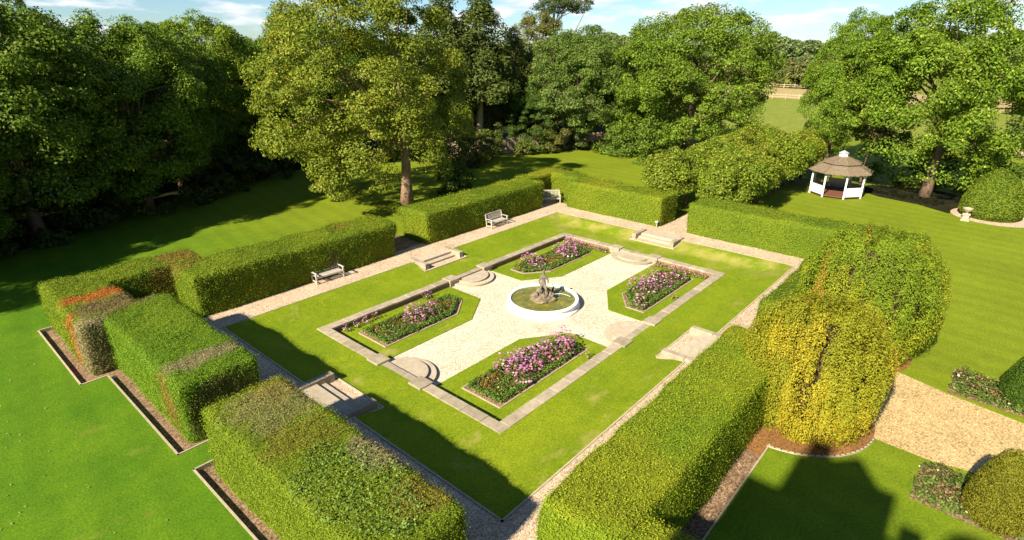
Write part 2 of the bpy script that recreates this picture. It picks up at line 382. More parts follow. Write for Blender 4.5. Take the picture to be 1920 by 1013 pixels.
def bush(name, loc, rad, n, size, c0, c1, label, cat='shrub', group=None, c2=None, clumps=26, zc=.5):
    rad = np.array(rad)
    V, F, K, C = crown((0,0,rad[2]*zc*1.0), rad*np.array([1,1,.95]), clumps, (.28*rad[0], .5*rad[0]), n//clumps, size, c0, c1, c2, zmin=.05, inner=.2, seed=int(abs(loc[0]*13+loc[1]*7)))
    V[:,2] = np.maximum(V[:,2], .02)
    o = mk(name, V, F, M['leaf'], None, K); o.location = loc
    return tag(o, label, cat, group)

# ------------------------------------------------------------------ ground, lawns, paths
LX, LY, CX, CY = 13.1, 8.9, 10.0, 6.0        # lawn and coping half sizes
FZ = -.65                                      # sunken floor level
holes = [(-LX,LX,-LY,LY), (-18.94,-16.4,8.2,15.1), (-18.02,-16.4,.95,8.2), (-17.97,-16.4,-14,-.18), (-11.9,-4.9,-13.4,-12.3)]
def ground_mesh(ext, holes):
    xs = sorted(set([-ext,ext]+[h for q in holes for h in q[:2]])); ys = sorted(set([-ext,ext]+[h for q in holes for h in q[2:]]))
    V = [(x,y,0) for x in xs for y in ys]; F = []; ny = len(ys)
    for i in range(len(xs)-1):
        for j in range(ny-1):
            mx_, my_ = (xs[i]+xs[i+1])/2, (ys[j]+ys[j+1])/2
            if any(a<mx_<b and c<my_<d for a,b,c,d in holes): continue
            F.append((i*ny+j, (i+1)*ny+j, (i+1)*ny+j+1, i*ny+j+1))
    return V, F
V, F = ground_mesh(2500, holes); g = mk('ground', V, F, M['ground']); g['kind'] = 'structure'
sheet('soil_strip', rect(-18.98,-16.3,8.1,15.2), -.13, M['soil']); sheet('soil_strip', rect(-18.06,-16.3,.9,8.1), -.135, M['soil'])
sheet('soil_strip', rect(-18.0,-16.3,-14.1,-.12), -.13, M['soil']); sheet('soil_strip', rect(-12,-4.8,-13.44,-12.2), -.10, M['soil'])
sheet('field', [(70,-60),(128,-60),(128,60),(70,60)], .02, M['field'])
sheet('stubble', [(128,-20),(163,-20),(163,70),(128,70)], .02, M['stubble'])
sheet('field', [(163,-200),(420,-200),(420,250),(163,250)], .02, M['field'])
# wood floor under the left trees
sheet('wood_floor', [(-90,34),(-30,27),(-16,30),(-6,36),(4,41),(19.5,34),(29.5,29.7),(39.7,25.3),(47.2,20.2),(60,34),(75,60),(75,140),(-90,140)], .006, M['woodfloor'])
# sloping inner lawn with recesses for the steps
RD, RW = 1.3, 1.7
nx, ny = 262, 178; gx = np.linspace(-LX,LX,nx+1); gy = np.linspace(-LY,LY,ny+1)
X, Y = np.meshgrid(gx, gy, indexing='ij'); d = np.minimum(LX-np.abs(X), LY-np.abs(Y))
Z = .03 - .33*sstep(0,1.7,d); P = np.stack([X,Y,Z],-1).reshape(-1,3); P[:,2] += .02*(fbm(P*np.array([1,1,0]), .7, 3)-.5)
i, j = np.meshgrid(np.arange(nx), np.arange(ny), indexing='ij'); mxx = (gx[:-1]+gx[1:])[i]/2; myy = (gy[:-1]+gy[1:])[j]/2
ok = ~((np.abs(mxx) < CX-.1) & (np.abs(myy) < CY-.1))
ok &= ~((np.abs(mxx) > LX-RD) & (np.abs(myy) < RW)); ok &= ~((np.abs(myy) > LY-RD) & (np.abs(mxx) < RW))
i, j = i[ok], j[ok]; w = ny+1
Fq = np.stack([i*w+j, (i+1)*w+j, (i+1)*w+j+1, i*w+j+1],1)
lo = mk('inner_lawn', P, Fq, M['lawn_in'], smooth=True); lo['kind'] = 'structure'
# gravel paths round the lawn
PX, PY = 15.6, 11.2
mb = MB()
def flat(poly, z): mb.add([(x,y,z) for x,y in poly], [tuple(range(len(poly)))])
flat(rect(-PX,PX,LY,PY), .012); flat(rect(-PX,PX,-PY,-LY), .012); flat(rect(-PX,-LX,-LY,LY), .012); flat(rect(LX,PX,-LY,LY), .012)
flat(rect(PX,24,-1.0,1.0), .012); flat(rect(-16.4,-13.2,PY,13.5), .013); flat(rect(13.2,16.4,PY,12.6), .013)
o = mb.build('gravel_path', M['gravel']); o['kind'] = 'structure'
sheet('path', rect(24,42,-.9,.9), .011, M['soil']); sheet('path', rect(-1.3,1.2,PY,14.0), .011, M['soil'])
mb = MB(); flat(rect(-1.4,2.2,-13.0,-PY), .008)
flat([(-2.05,-13.0),(3.2,-13.0),(3.36,-15.92),(2.88,-17.4),(2.36,-19.8),(1.0,-26),(0.5,-60),(-2.0,-60),(-1.9,-26),(-1.85,-19),(-2.13,-17.5),(-2.05,-16)], .008)
o = mb.build('gravel_drive', M['drive']); o['kind'] = 'structure'
YB = (-2.0,-13.1); circ = [(YB[0]+2.86*math.cos(a), YB[1]+2.86*math.sin(a)) for a in np.linspace(0,2*math.pi,41)[:-1]]
sheet('yew_bed_litter', circ, .016, M['litter'])
sheet('yew_bed_litter', [(4.6+2.3*math.cos(a), -14.0+2.1*math.sin(a)) for a in np.linspace(0,2*math.pi,33)[:-1]], .018, M['litter'])
sheet('yew_bed_litter', [(-5.6,-13.38),(-4.2,-13.38),(-4.2,-12.4),(-5.2,-12.4)], .010, M['litter'])
# sunken floor
sheet('garden_floor', rect(-9.7,9.7,-5.7,5.7), FZ, M['gravel_in'])

def edging(pts, label, z0=-.14, z1=.05, w=.06, grp=None, cat='edging'):
    mb = MB()
    for a, b in zip(pts[:-1], pts[1:]):
        za0 = a[2] if len(a) > 2 else z1; zb0 = b[2] if len(b) > 2 else z1
        d_ = Vector((b[0]-a[0], b[1]-a[1])).normalized(); n_ = Vector((-d_.y, d_.x))*w/2; a2 = (a[0]-d_.x*w/2, a[1]-d_.y*w/2); b2 = (b[0]+d_.x*(w/2-.002), b[1]+d_.y*(w/2-.002))
        V = []
        for (p, zt) in ((a2,za0),(b2,zb0)):
            V += [(p[0]-n_.x,p[1]-n_.y,zt-.2),(p[0]+n_.x,p[1]+n_.y,zt-.2),(p[0]+n_.x,p[1]+n_.y,zt),(p[0]-n_.x,p[1]-n_.y,zt)]
        mb.add(V, [(0,1,2,3),(7,6,5,4),(0,4,5,1),(1,5,6,2),(2,6,7,3),(3,7,4,0)])
    o = mb.build('lawn_edging', M['edging']); return tag(o, label, cat, grp)
def recess_edge(axis, sgn):                    # boards round the lawn edge on one side, dipping into the recess
    A, B = (LX, LY) if axis == 'x' else (LY, LX)
    pts = [(A,-B,.05),(A,-RW,.05),(A-RD,-RW,-.21),(A-RD,RW,-.21),(A,RW,.05),(A,B,.05)]
    return [((sgn*a,b,z) if axis == 'x' else (b,sgn*a,z)) for a,b,z in pts]
edging(recess_edge('x',-1), 'pale timber edging of the central lawn along the shaded left path')
edging(recess_edge('x',1), 'timber edging of the central lawn along the far right path', z1=.04)
edging(recess_edge('y',1), 'timber edging of the central lawn along the path with the benches')
edging(recess_edge('y',-1), 'timber edging of the central lawn beside the long near hedge')
edging([(-16.5,15.1),(-18.94,15.1),(-18.94,8.2),(-18.0,8.2)], 'pale board edging of the soil bed below the orange hedge corner', z1=.03)
edging([(-18.02,8.12),(-18.02,.95),(-16.6,.95)], 'pale board edging of the soil strip along the middle left hedge', z1=.03)
edging([(-16.6,-.18),(-17.97,-.18),(-17.97,-14)], 'pale board edging of the soil strip along the nearest left hedge', z1=.03)
edging([(-11.9,-14.6),(-11.9,-13.42),(-4.75,-13.42)], 'thin board edging of the soil strip outside the long near hedge', z1=.03, w=.05)
edging([(YB[0]+2.88*math.cos(a), YB[1]+2.88*math.sin(a)) for a in np.linspace(R(186),R(272),22)], 'curved pale edging round the bed under the golden yew', z1=.05, w=.05)

# ------------------------------------------------------------------ sunken garden walls, coping, steps
def garden_wall(side, label, steps_label, land_label):
    ax, sg = side                               # local frame: length along u, outward along v
    A, B = (CX, CY) if ax == 'x' else (CY, CX)  # A outward half, B half length
    root = empty('garden_wall', (0,0,0), 0, label, 'wall')
    def W(v, u, z): return (sg*v, u, z) if ax == 'x' else (u, sg*v, z)
    def bx(mb, v0,v1,u0,u1,z0,z1,c=0):
        a, b = W(v0,u0,z0), W(v1,u1,z1)
        mb.box(min(a[0],b[0]),max(a[0],b[0]),min(a[1],b[1]),max(a[1],b[1]),z0,z1,c); return mb
    top = -.27
    # coping stones: corners belong to the x walls
    end = B if ax == 'x' else B-.505
    segs = [(-end,-1.78),(1.78,end)]
    for s0, s1 in segs:
        n = max(1, round((s1-s0)/.95)); cuts = [s0]+[s0+(s1-s0)*(k+.12*(random.random()-.5))/n for k in range(1,n)]+[s1]
        for k in range(n):
            dz = random.uniform(-.008,.008); dv = random.uniform(-.008,.008)
            bx(MB(), A-.5+dv, A+dv, cuts[k]+.006, cuts[k+1]-.006, top-.10+dz, top+dz, .012).build('coping_stone', M['stone'], root)
    for u in (-1.4,1.4):
        bx(MB(), A-.60, A+.10, u-.375, u+.375, top-.12, top+.045, .02).build('pier_cap', M['stone'], root)
        bx(MB(), A-.56, A-.02, u-.33, u+.33, FZ-.05, top-.12).build('pier', M['stone'], root)
    for k in range(3):
        u0 = -1.02+k*.68; bx(MB(), A-.46, A-.02, u0+.005, u0+.675, top-.14, top-.035, .01).build('threshold_stone', M['stone'], root)
    bx(MB(), A-.42, A-.05, -1.06, 1.06, FZ-.05, top-.14).build('threshold_base', M['stone'], root)
    # brick face
    core = MB(); bk = MB(); face = A-.46
    for s0, s1 in ((-B+.45,-1.74),(1.74,B-.45)):
        bx(core, face+.012, A-.06, s0, s1, FZ-.05, top-.10)
        for c in range(4):
            z0 = FZ+.002+c*.07
            u = s0 + (.11 if c % 2 else 0)
            while u < s1-.05:
                e_ = min(u+.215, s1); bx(bk, face-random.uniform(0,.008), face+.05, u+.004, e_-.004, z0, z0+.06); u += .225
    core.build('wall_core', M['mortar'], root); b_ = bk.build('brickwork', M['brick'], root); b_['kind'] = 'stuff'
    # half-round steps into the garden
    st = empty('garden_steps', (0,0,0), 0, steps_label, 'steps')
    for r_, z0, z1, nm in ((1.42, FZ-.05, FZ+.10, 'step'), (1.08, FZ+.10, FZ+.21, 'step')):
        poly = []
        for k in range(25):
            a = math.pi*k/24; p = W(A-.46 - r_*math.sin(a)*.95, r_*math.cos(a), 0); poly.append(p[:2])
        if ax == 'y': poly = poly[::-1]
        if sg < 0: poly = poly[::-1]
        m = MB(); m.prism(poly, z0, z1)
        poly2 = [((x - W(A-.46,0,0)[0])*1.02 + W(A-.46,0,0)[0], (y - W(A-.46,0,0)[1])*1.02 + W(A-.46,0,0)[1]) for x,y in poly]
        m.prism(poly2, z1, z1+.035); m.build(nm, M['stone_pale'], st)
    # steps from the path down to the lawn
    LA = LX if ax == 'x' else LY
    ls = empty('lawn_steps', (0,0,0), 0, land_label, 'steps')
    bx(MB(), LA-RD-.0+.03, LA+.02, -RW+.03, RW-.03, -.40, -.235).build('gravel_landing', M['gravel'], ls)
    bx(MB(), LA-.32, LA+.42, -1.26, 1.26, -.234, .030, .012).build('tread', M['stone_pale'], ls)
    bx(MB(), LA-.70, LA-.325, -1.26, 1.26, -.234, -.105, .012).build('tread', M['stone_pale'], ls)
    for u in (-1.42,1.42):
        bx(MB(), LA-1.12, LA-.08, u-.15, u+.15, -.234, .13, .015).build('flank_block', M['stone'], ls)
        bx(MB(), LA-.06, LA+.44, u-.15, u+.15, .0, .14, .015).build('flank_block', M['stone'], ls)
garden_wall(('x',-1), 'low stone-capped brick wall on the shaded left short side of sunken garden', 'half-round stone steps casting curved shadows at left end of gravel cross', 'stone steps with flank blocks beside the nearest left hedge, half in shadow')
garden_wall(('x',1), 'low sunlit stone-capped brick wall on the far right short side of sunken garden', 'half-round stone steps at the far bright end of gravel cross', 'stone steps with flank blocks in front of the far hedge gap')
garden_wall(('y',1), 'long low brick wall with stone coping on the bench side of sunken garden', 'half-round stone steps behind the fountain towards the benches', 'stone steps with pale flank blocks on the bench side path')
garden_wall(('y',-1), 'long stone coping wall on the near side of sunken garden by the long hedge', 'stained half-round stone landing on the near side of the fountain', 'stone steps half hidden by the long near hedge')

# grass panels and flower beds in the sunken garden
def quad_poly(sx, sy, pts):
    p = [(sx*x, sy*y) for x,y in pts]; return p if sx*sy > 0 else p[::-1]
PAN = [(1.72,3.05),(3.85,1.6),(9.5,1.6),(9.5,5.5),(1.72,5.5)]
BED = [(2.6,3.6),(3.95,2.55),(8.55,2.55),(8.55,4.65),(2.6,4.65)]
pname = {(-1,-1):'nearest the camera', (1,-1):'right of the fountain', (-1,1):'left of the fountain', (1,1):'behind the fountain'}
def inset(poly, dd):
    cx_ = sum(p[0] for p in poly)/len(poly); cy_ = sum(p[1] for p in poly)/len(poly)
    return [(x-dd*np.sign(x-cx_), y-dd*np.sign(y-cy_)) for x,y in poly]
G0, G1 = (.055,.105,.010), (.13,.185,.018)
def flower_plant(loc, r, h, nleaf, nflow, lc0, lc1, fcols, label, group, fs=.085, name='flowering_plant'):
    root = empty(name, loc, random.random()*6, label, 'plant', group)
    n = nleaf; d_ = sphere_dirs(n); d_[:,2] = np.abs(d_[:,2])
    P = d_*np.array([r,r,h])*(.35+.65*rng.random((n,1))**.6); P[:,2] = np.abs(P[:,2])*.92+.03
    col = mixcol(lc0, lc1, rng.random(n))
    V, F, K = leaves(P, d_+np.array([0,0,.4]), .10, col, .5, .7)
    mk('foliage', V, F, M['leaf'], root, K)
    if nflow:
        d_ = sphere_dirs(nflow); d_[:,2] = np.abs(d_[:,2])**.8
        P = d_*np.array([r*1.02,r*1.02,h*1.08]) + rng.normal(0,.04,(nflow,3)); P[:,2] = np.maximum(P[:,2], h*.35)+.05
        nn = unit(d_*.6+np.array([0,0,.9])+rng.normal(0,.3,(nflow,3))); u = unit(np.cross(nn, rng.normal(0,1,(nflow,3)))); v = np.cross(nn,u)
        s = fs*(.7+.6*rng.random((nflow,1))); ring = []
        for k in range(6):
            a = k*math.pi/3; ring.append(P + (u*math.cos(a)+v*math.sin(a))*s*.5*(1 if k % 2 else .72) - nn*s*.08)
        V = np.stack([P]+ring,1).reshape(-1,3); base = np.arange(nflow)[:,None]*7
        F = np.concatenate([base+np.array([[0,1+k,1+(k+1)%6]]) for k in range(6)],0)
        fc = np.array(fcols)[rng.integers(0,len(fcols),nflow)]*(.8+.4*rng.random((nflow,1)))
        K = np.repeat(fc,7,axis=0); mk('blossoms', V, F, M['petal'], root, K)
    return root
PINK = [(.55,.15,.30),(.58,.20,.36),(.45,.10,.28),(.66,.34,.44),(.50,.17,.20),(.42,.16,.36),(.70,.48,.54),(.48,.24,.48)]
def in_poly(x, y, poly):
    c = False; j = len(poly)-1
    for i in range(len(poly)):
        if ((poly[i][1] > y) != (poly[j][1] > y)) and (x < (poly[j][0]-poly[i][0])*(y-poly[i][1])/(poly[j][1]-poly[i][1])+poly[i][0]): c = not c
        j = i
    return c
for (sx, sy), nm in pname.items():
    pan = quad_poly(sx, sy, PAN)
    mb = MB(); mb.prism(pan, FZ-.02, FZ+.035); o = mb.build('grass_panel', M['lawn_in']); o['kind'] = 'structure'
    bed = quad_poly(sx, sy, BED)
    mb = MB(); mb.prism(bed, FZ+.03, FZ+.055); o = mb.build('flower_bed_soil', M['soil']); o['kind'] = 'structure'
    # thin stone edging strip
    mb = MB(); bb = bed+[bed[0]]
    for a, b in zip(bb[:-1], bb[1:]): mb.bar((a[0],a[1],FZ+.05), (b[0],b[1],FZ+.05), .05, .05)
    tag(mb.build('bed_edging', M['edging']), f'thin pale edging round the flower bed {nm}', 'edging')
    # low border of leafy edging plants, one row per visible side
    ins = inset(bed, .22); allP = []
    ii = ins+[ins[0]]
    for a, b in zip(ii[:-1], ii[1:]):
        L_ = math.dist(a,b); n = int(L_*260); t = rng.random(n)
        c_ = np.stack([a[0]+(b[0]-a[0])*t, a[1]+(b[1]-a[1])*t, np.full(n, FZ+.16)],1)
        dd = sphere_dirs(n); dd[:,2] = np.abs(dd[:,2])
        lump = .75+.5*vnoise(c_, 2.8, 4)
        allP.append((c_+dd*np.array([.15,.15,.16])*lump[:,None]*(.7+.3*rng.random((n,1))), dd))
    Pp = np.concatenate([a for a,_ in allP]); dd = np.concatenate([b for _,b in allP])
    V, F, K = leaves(Pp, dd+np.array([0,0,.5]), .085, mixcol((.05,.11,.012),(.14,.24,.025), rng.random(len(Pp))), .7, .5)
    tag(mk('low_border_hedge', V, F, M['leaf'], None, K), f'low leafy green border round the flower bed {nm}', 'hedge')
    # plants
    spots = []; tries = 0; poly = inset(bed, .42); xs = [p[0] for p in poly]; ys = [p[1] for p in poly]
    while len(spots) < 23 and tries < 4000:
        tries += 1; x = random.uniform(min(xs),max(xs)); y = random.uniform(min(ys),max(ys))
        if in_poly(x,y,poly) and all((x-a)**2+(y-b)**2 > .50**2 for a,b in spots): spots.append((x,y))
    for x, y in spots:
        e = abs(x)/9
        lowend = (sx < 0 and abs(x) > 6.6)
        pinkish = vnoise(np.array([[x*.9,y*.9,sx+2*sy]]), 1, 11)[0] > (.46 if not lowend else .85)
        h = random.uniform(.6,1.05) if pinkish else random.uniform(.28,.5)
        if lowend: h *= .75
        if pinkish:
            flower_plant((x,y,FZ+.04), random.uniform(.36,.5), h, 210, random.randint(36,64), (.05,.09,.012), (.14,.19,.03), PINK, f'tall pink-flowered plant in the flower bed {nm}', f'pink flowers in the bed {nm}', .115)
        else:
            warm = random.random() < .45
            flower_plant((x,y,FZ+.04), random.uniform(.38,.5), h, 260, random.randint(0,10), (.10,.10,.02) if warm else (.06,.11,.015), (.27,.19,.035) if warm else (.17,.23,.03), [(.5,.25,.06),(.6,.45,.1),(.6,.55,.5)], f'low green and ochre plant among the pink flowers in the bed {nm}', f'low plants in the bed {nm}', .06)
# plants at the foot of the far right wall
for sy in (1,-1):
    for k in range(7):
        y = sy*(2.0+k*.5)
        flower_plant((9.2,y,FZ+.035), .30, random.uniform(.22,.34), 110, 26, (.10,.10,.03), (.24,.20,.06), [(.55,.25,.25),(.55,.35,.22),(.60,.42,.35)], 'low russet plant at the foot of the sunlit wall ' + ('behind the fountain' if sy > 0 else 'right of the fountain'), 'russet wall-foot plants ' + ('behind' if sy > 0 else 'right'), .07)
for k in range(6):
    x = -8.8+k*.55 if k < 4 else -4.6+k*.2
    flower_plant((x,5.25,FZ+.035), .2, random.uniform(.3,.42), 50, 22, (.08,.10,.02), (.16,.2,.03), PINK, 'thin pink plant against the long wall left of the fountain', 'pink plants against the long wall', .075)
flower_plant((-3.2,-5.1,FZ+.035), .12, .3, 24, 12, (.08,.10,.02), (.16,.2,.03), [(.6,.3,.25)], 'single small pink seedling beside the near coping', None, .07)
flower_plant((5.2,-5.05,FZ+.035), .22, .3, 50, 14, (.08,.10,.02), (.16,.2,.03), [(.6,.3,.25)], 'small pink plant against the coping right of fountain', None, .07)

# ------------------------------------------------------------------ fountain
ft = empty('fountain', (0,0,FZ), 0, 'round white fountain basin with statue in the middle of the gravel cross', 'fountain')
mb = MB(); mb.lathe([(1.98,0),(1.98,.09),(1.92,.14),(1.87,.17),(1.86,.30),(1.89,.33),(1.92,.36),(1.92,.41),(1.89,.44),(1.77,.44),(1.73,.41),(1.72,.05),(0,.05)], 72); mb.build('basin', M['white'], ft, True)
for p in ft.children: 
    for pl in p.data.polygons: pl.use_smooth = False
n = 64; mb = MB(); mb.add([(1.725*math.cos(2*math.pi*k/n), 1.725*math.sin(2*math.pi*k/n), .355) for k in range(n)], [tuple(range(n))]); mb.build('water', M['water'], ft)
def blob(name, loc, rad, mat, parent, seed, amp=.25, sub=3):
    bm = bmesh.new(); bmesh.ops.create_icosphere(bm, subdivisions=sub, radius=1)
    P = np.array([v.co[:] for v in bm.verts]); k = 1+amp*(fbm(P, 2.2, seed)-.5)*2
    P = P*k[:,None]*np.array(rad)+np.array(loc)
    for v, p in zip(bm.verts, P): v.co = p
    me = bpy.data.meshes.new(name); bm.to_mesh(me); bm.free(); me.materials.append(mat)
    o = bpy.data.objects.new(name, me); COL.objects.link(o); o.parent = parent; return o
blob('rock_mound', (0,0,.40), (.70,.64,.30), M['rock'], ft, 2, .45, 4)
for k in range(5):
    a = k*1.3; blob('rock', (.42*math.cos(a),.40*math.sin(a),.58), (.2,.18,.22), M['rock'], ft, 20+k, .5)
def skin(name, verts, edges, radii, mat, parent, sub=2):
    me = bpy.data.meshes.new(name); me.from_pydata(verts, edges, []); me.materials.append(mat)
    o = bpy.data.objects.new(name, me); COL.objects.link(o); o.parent = parent
    m = o.modifiers.new('skin','SKIN'); m.use_smooth_shade = True
    for v, r_ in zip(me.skin_vertices[0].data, radii): v.radius = (r_, r_) if not hasattr(r_,'__len__') else r_
    me.skin_vertices[0].data[0].use_root = True
    s = o.modifiers.new('sub','SUBSURF'); s.levels = sub; s.render_levels = sub; return o
# seated child figure on the rocks, arms raised over three fish
sv = [(0,0,.92),(0,0,1.05),(0,.01,1.20),(0,.01,1.33),(0,0,1.40),(-.02,0,1.52),(-.02,0,1.60),
      (-.17,-.02,1.27),(-.27,-.10,1.10),(-.22,-.22,.98),(.17,-.02,1.27),(.29,-.08,1.14),(.26,-.20,1.02),
      (-.12,-.12,.90),(-.18,-.30,.84),(-.20,-.34,.60),(-.20,-.42,.56),(.12,-.12,.90),(.17,-.28,.80),(.24,-.30,.58),(.26,-.38,.54)]
se = [(0,1),(1,2),(2,3),(3,4),(4,5),(5,6),(3,7),(7,8),(8,9),(3,10),(10,11),(11,12),(0,13),(13,14),(14,15),(15,16),(0,17),(17,18),(18,19),(19,20)]
sr = [.15,.135,.14,.13,.065,.105,.07,.07,.05,.04,.07,.05,.04,.11,.085,.06,.045,.11,.085,.06,.045]
st = skin('statue', sv, se, sr, M['bronze'], ft); st.rotation_euler = (0,0,R(-52)); st.scale = (.86,.86,1.26)
for k, a in enumerate((R(205),R(315),R(85))):
    f = skin('stone_fish', [(.22,0,.62),(.36,0,.74),(.46,0,.66),(.50,0,.52),(.10,0,.78),(.06,.02,.98),(.02,.10,1.06),(.02,-.08,1.06)], [(0,1),(1,2),(2,3),(0,4),(4,5),(5,6),(5,7)], [.13,.12,.09,.05,.09,.04,.02,.02], M['bronze'], ft, 1); f.rotation_euler = (0,0,a); f.scale = (.9,.9,.95)
mb = MB(); pts = []
for k in range(9):
    t = k/8; pts.append((.30+.75*t, -.42-.62*t, .62+.10*math.sin(math.pi*t)-.20*t))
mb.tube(pts, [.012+.006*k/8 for k in range(9)], 6); mb.build('water_jet', M['jet'], ft)
skin('spout_bird', [(.92,.10,.42),(.95,.08,.56),(.99,.06,.70),(.96,.10,.82),(.90,.14,.84)], [(0,1),(1,2),(2,3),(3,4)], [.06,.07,.035,.03,.012], M['dark'], ft, 1)

# ------------------------------------------------------------------ hedges
HG0, HG1, HY = (.108,.170,.009), (.195,.250,.013), (.30,.30,.016)
BROWN, RUST, ORANGE, TAN = (.20,.125,.06), (.24,.13,.03), (.42,.12,.025), (.30,.215,.12)
def hedge(label, rects, dens, lsize, patches=(), c0=HG0, c1=HG1, cy=HY, yam=.35, group=None, ivy=None, batter=0.0):
    Vs, Fs, Cs, off = [], [], [], 0; LV, LC = [], []
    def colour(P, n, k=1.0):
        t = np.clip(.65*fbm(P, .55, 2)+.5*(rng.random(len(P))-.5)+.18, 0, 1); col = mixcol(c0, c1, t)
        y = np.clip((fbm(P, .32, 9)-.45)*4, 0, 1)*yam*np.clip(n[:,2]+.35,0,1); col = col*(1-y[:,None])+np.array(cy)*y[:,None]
        for (cx_,cy_,cz_,rx,ry,rz,pc,stv) in patches:
            e = np.sqrt(((P[:,0]-cx_)/rx)**2+((P[:,1]-cy_)/ry)**2+((P[:,2]-cz_)/rz)**2) + .9*(fbm(P, 2.4, 6)-.5)
            w_ = np.clip((1.05-e)*3.2, 0, 1)*stv*np.clip(.55+.9*rng.random(len(P)),0,1); col = col*(1-w_[:,None])+np.array(pc)*w_[:,None]*(.8+.4*rng.random((len(P),1)))
        return col
    for (x0,x1,y0,y1,h) in rects:
        r = .30; lo_ = np.array([x0+r,y0+r,-5.0]); hi_ = np.array([x1-r,y1-r,h-r])
        def bmap(P):
            c = np.clip(P, lo_, hi_); n = unit(P-c+1e-9); Q = c+n*r
            dsp = .26*(fbm(Q, .8, 1)-.5)+.09*(vnoise(Q, 4.0, 3)-.5)
            Q = Q+n*dsp[:,None]
            if batter:
                f_ = np.clip(Q[:,2]/h,0,1.1)[:,None]; cc_ = np.array([(x0+x1)/2,(y0+y1)/2]); Q[:,:2] = Q[:,:2] - np.sign(Q[:,:2]-cc_)*f_*batter*np.minimum(np.abs(Q[:,:2]-cc_),1)
            return Q, n
        g_ = .16; nx_, ny_, nz_ = max(2,int((x1-x0)/g_)), max(2,int((y1-y0)/g_)), max(2,int(h/g_))
        ux, uy, uz = np.linspace(x0,x1,nx_), np.linspace(y0,y1,ny_), np.linspace(-.2,h,nz_)
        for kind in range(5):
            if kind == 0: a,b = np.meshgrid(ux,uy,indexing='ij'); P = np.stack([a,b,np.full_like(a,h)],-1)
            elif kind in (1,2): a,b = np.meshgrid(ux,uz,indexing='ij'); P = np.stack([a,np.full_like(a,y0 if kind==1 else y1),b],-1)
            else: a,b = np.meshgrid(uy,uz,indexing='ij'); P = np.stack([np.full_like(a,x0 if kind==3 else x1),a,b],-1)
            sh = P.shape[:2]; P = P.reshape(-1,3); Q, n = bmap(P); Q = Q-n*.05
            i_, j_ = np.meshgrid(np.arange(sh[0]-1),np.arange(sh[1]-1),indexing='ij'); i_, j_ = i_.ravel(), j_.ravel(); w_ = sh[1]
            Fs.append(np.stack([i_*w_+j_,(i_+1)*w_+j_,(i_+1)*w_+j_+1,i_*w_+j_+1],1)+off); Vs.append(Q); Cs.append(colour(Q,n)*.85); off += len(Q)
        dx, dy = x1-x0, y1-y0; areas = np.array([dx*dy, dx*h, dx*h, dy*h, dy*h]); cnt = (areas*dens*np.array([1,1,.4,1,.45])).astype(int)
        for kind, n_ in enumerate(cnt):
            a, b = rng.random(n_), rng.random(n_)
            if kind == 0: P = np.stack([x0+a*dx, y0+b*dy, np.full(n_,h)],1)
            elif kind in (1,2): P = np.stack([x0+a*dx, np.full(n_, y0 if kind==1 else y1), b*h],1)
            else: P = np.stack([np.full(n_, x0 if kind==3 else x1), y0+a*dy, b*h],1)
            Q, n = bmap(P); Q = Q+n*(rng.random((n_,1))**3*.13-.035)
            col = colour(Q, n); V, F, K = leaves(Q, n+np.array([0,0,.08]), lsize, col, .55, .38); LV.append(V); LC.append(K)
    if ivy is not None:
        (ix,iy,ir,n_) = ivy; a = rng.random(n_)*2*math.pi; q_ = ir*np.sqrt(rng.random(n_)); P = np.stack([ix+q_*np.cos(a)*.75, iy+q_*np.sin(a)*1.3, np.full(n_, rects[0][4]+.02)+.13*rng.random(n_)],1)
        keep = (q_/ir + .8*(fbm(P,1.3,8)-.5)) < .9; P = P[keep]; P[:,0] = np.clip(P[:,0], rects[0][0]-.05, 99)
        V, F, K = leaves(P, np.tile(np.array([[-.1,0,1.0]]),(len(P),1)), .062, mixcol((.085,.150,.018),(.16,.235,.05), rng.random(len(P))), .85, .5); LV.append(V); LC.append(K)
    t = empty('hedge', ((rects[0][0]+rects[0][1])/2,(rects[0][2]+rects[0][3])/2,0), 0, label, 'hedge', group)
    offv = np.array(t.location)
    mk('inner_growth', np.concatenate(Vs)-offv, np.concatenate(Fs), M['core'], t, np.concatenate(Cs), True)
    V = np.concatenate(LV)-offv; mk('foliage', V, np.arange(len(V)).reshape(-1,4), M['hleaf'], t, np.concatenate(LC))
    return t
H = 2.2
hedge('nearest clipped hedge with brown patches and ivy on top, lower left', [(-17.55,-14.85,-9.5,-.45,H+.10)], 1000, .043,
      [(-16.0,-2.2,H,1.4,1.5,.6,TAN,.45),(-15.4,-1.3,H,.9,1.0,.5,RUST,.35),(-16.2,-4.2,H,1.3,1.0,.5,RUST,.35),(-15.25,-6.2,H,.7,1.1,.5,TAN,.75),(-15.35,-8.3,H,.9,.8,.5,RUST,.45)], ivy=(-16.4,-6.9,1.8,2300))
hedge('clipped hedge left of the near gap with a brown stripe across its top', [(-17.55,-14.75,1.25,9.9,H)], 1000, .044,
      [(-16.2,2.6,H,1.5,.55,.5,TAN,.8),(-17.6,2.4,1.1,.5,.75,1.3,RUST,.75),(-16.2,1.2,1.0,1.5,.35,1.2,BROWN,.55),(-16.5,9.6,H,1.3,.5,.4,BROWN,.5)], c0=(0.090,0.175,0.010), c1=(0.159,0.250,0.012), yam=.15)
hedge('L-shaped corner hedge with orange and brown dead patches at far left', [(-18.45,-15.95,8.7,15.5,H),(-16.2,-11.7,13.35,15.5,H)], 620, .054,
      [(-17.2,11.9,H,1.5,.75,.5,ORANGE,.95),(-16.4,10.2,H,2.3,1.0,.9,BROWN,.9),(-18.5,10.1,1.2,.5,.55,2.0,ORANGE,.9),(-18.2,9.0,1.2,1.2,.9,1.6,TAN,.8),(-12.6,14.4,H,1.3,1.2,1.0,RUST,.7),(-13.6,13.3,1.4,1.4,.4,1.0,RUST,.6)])
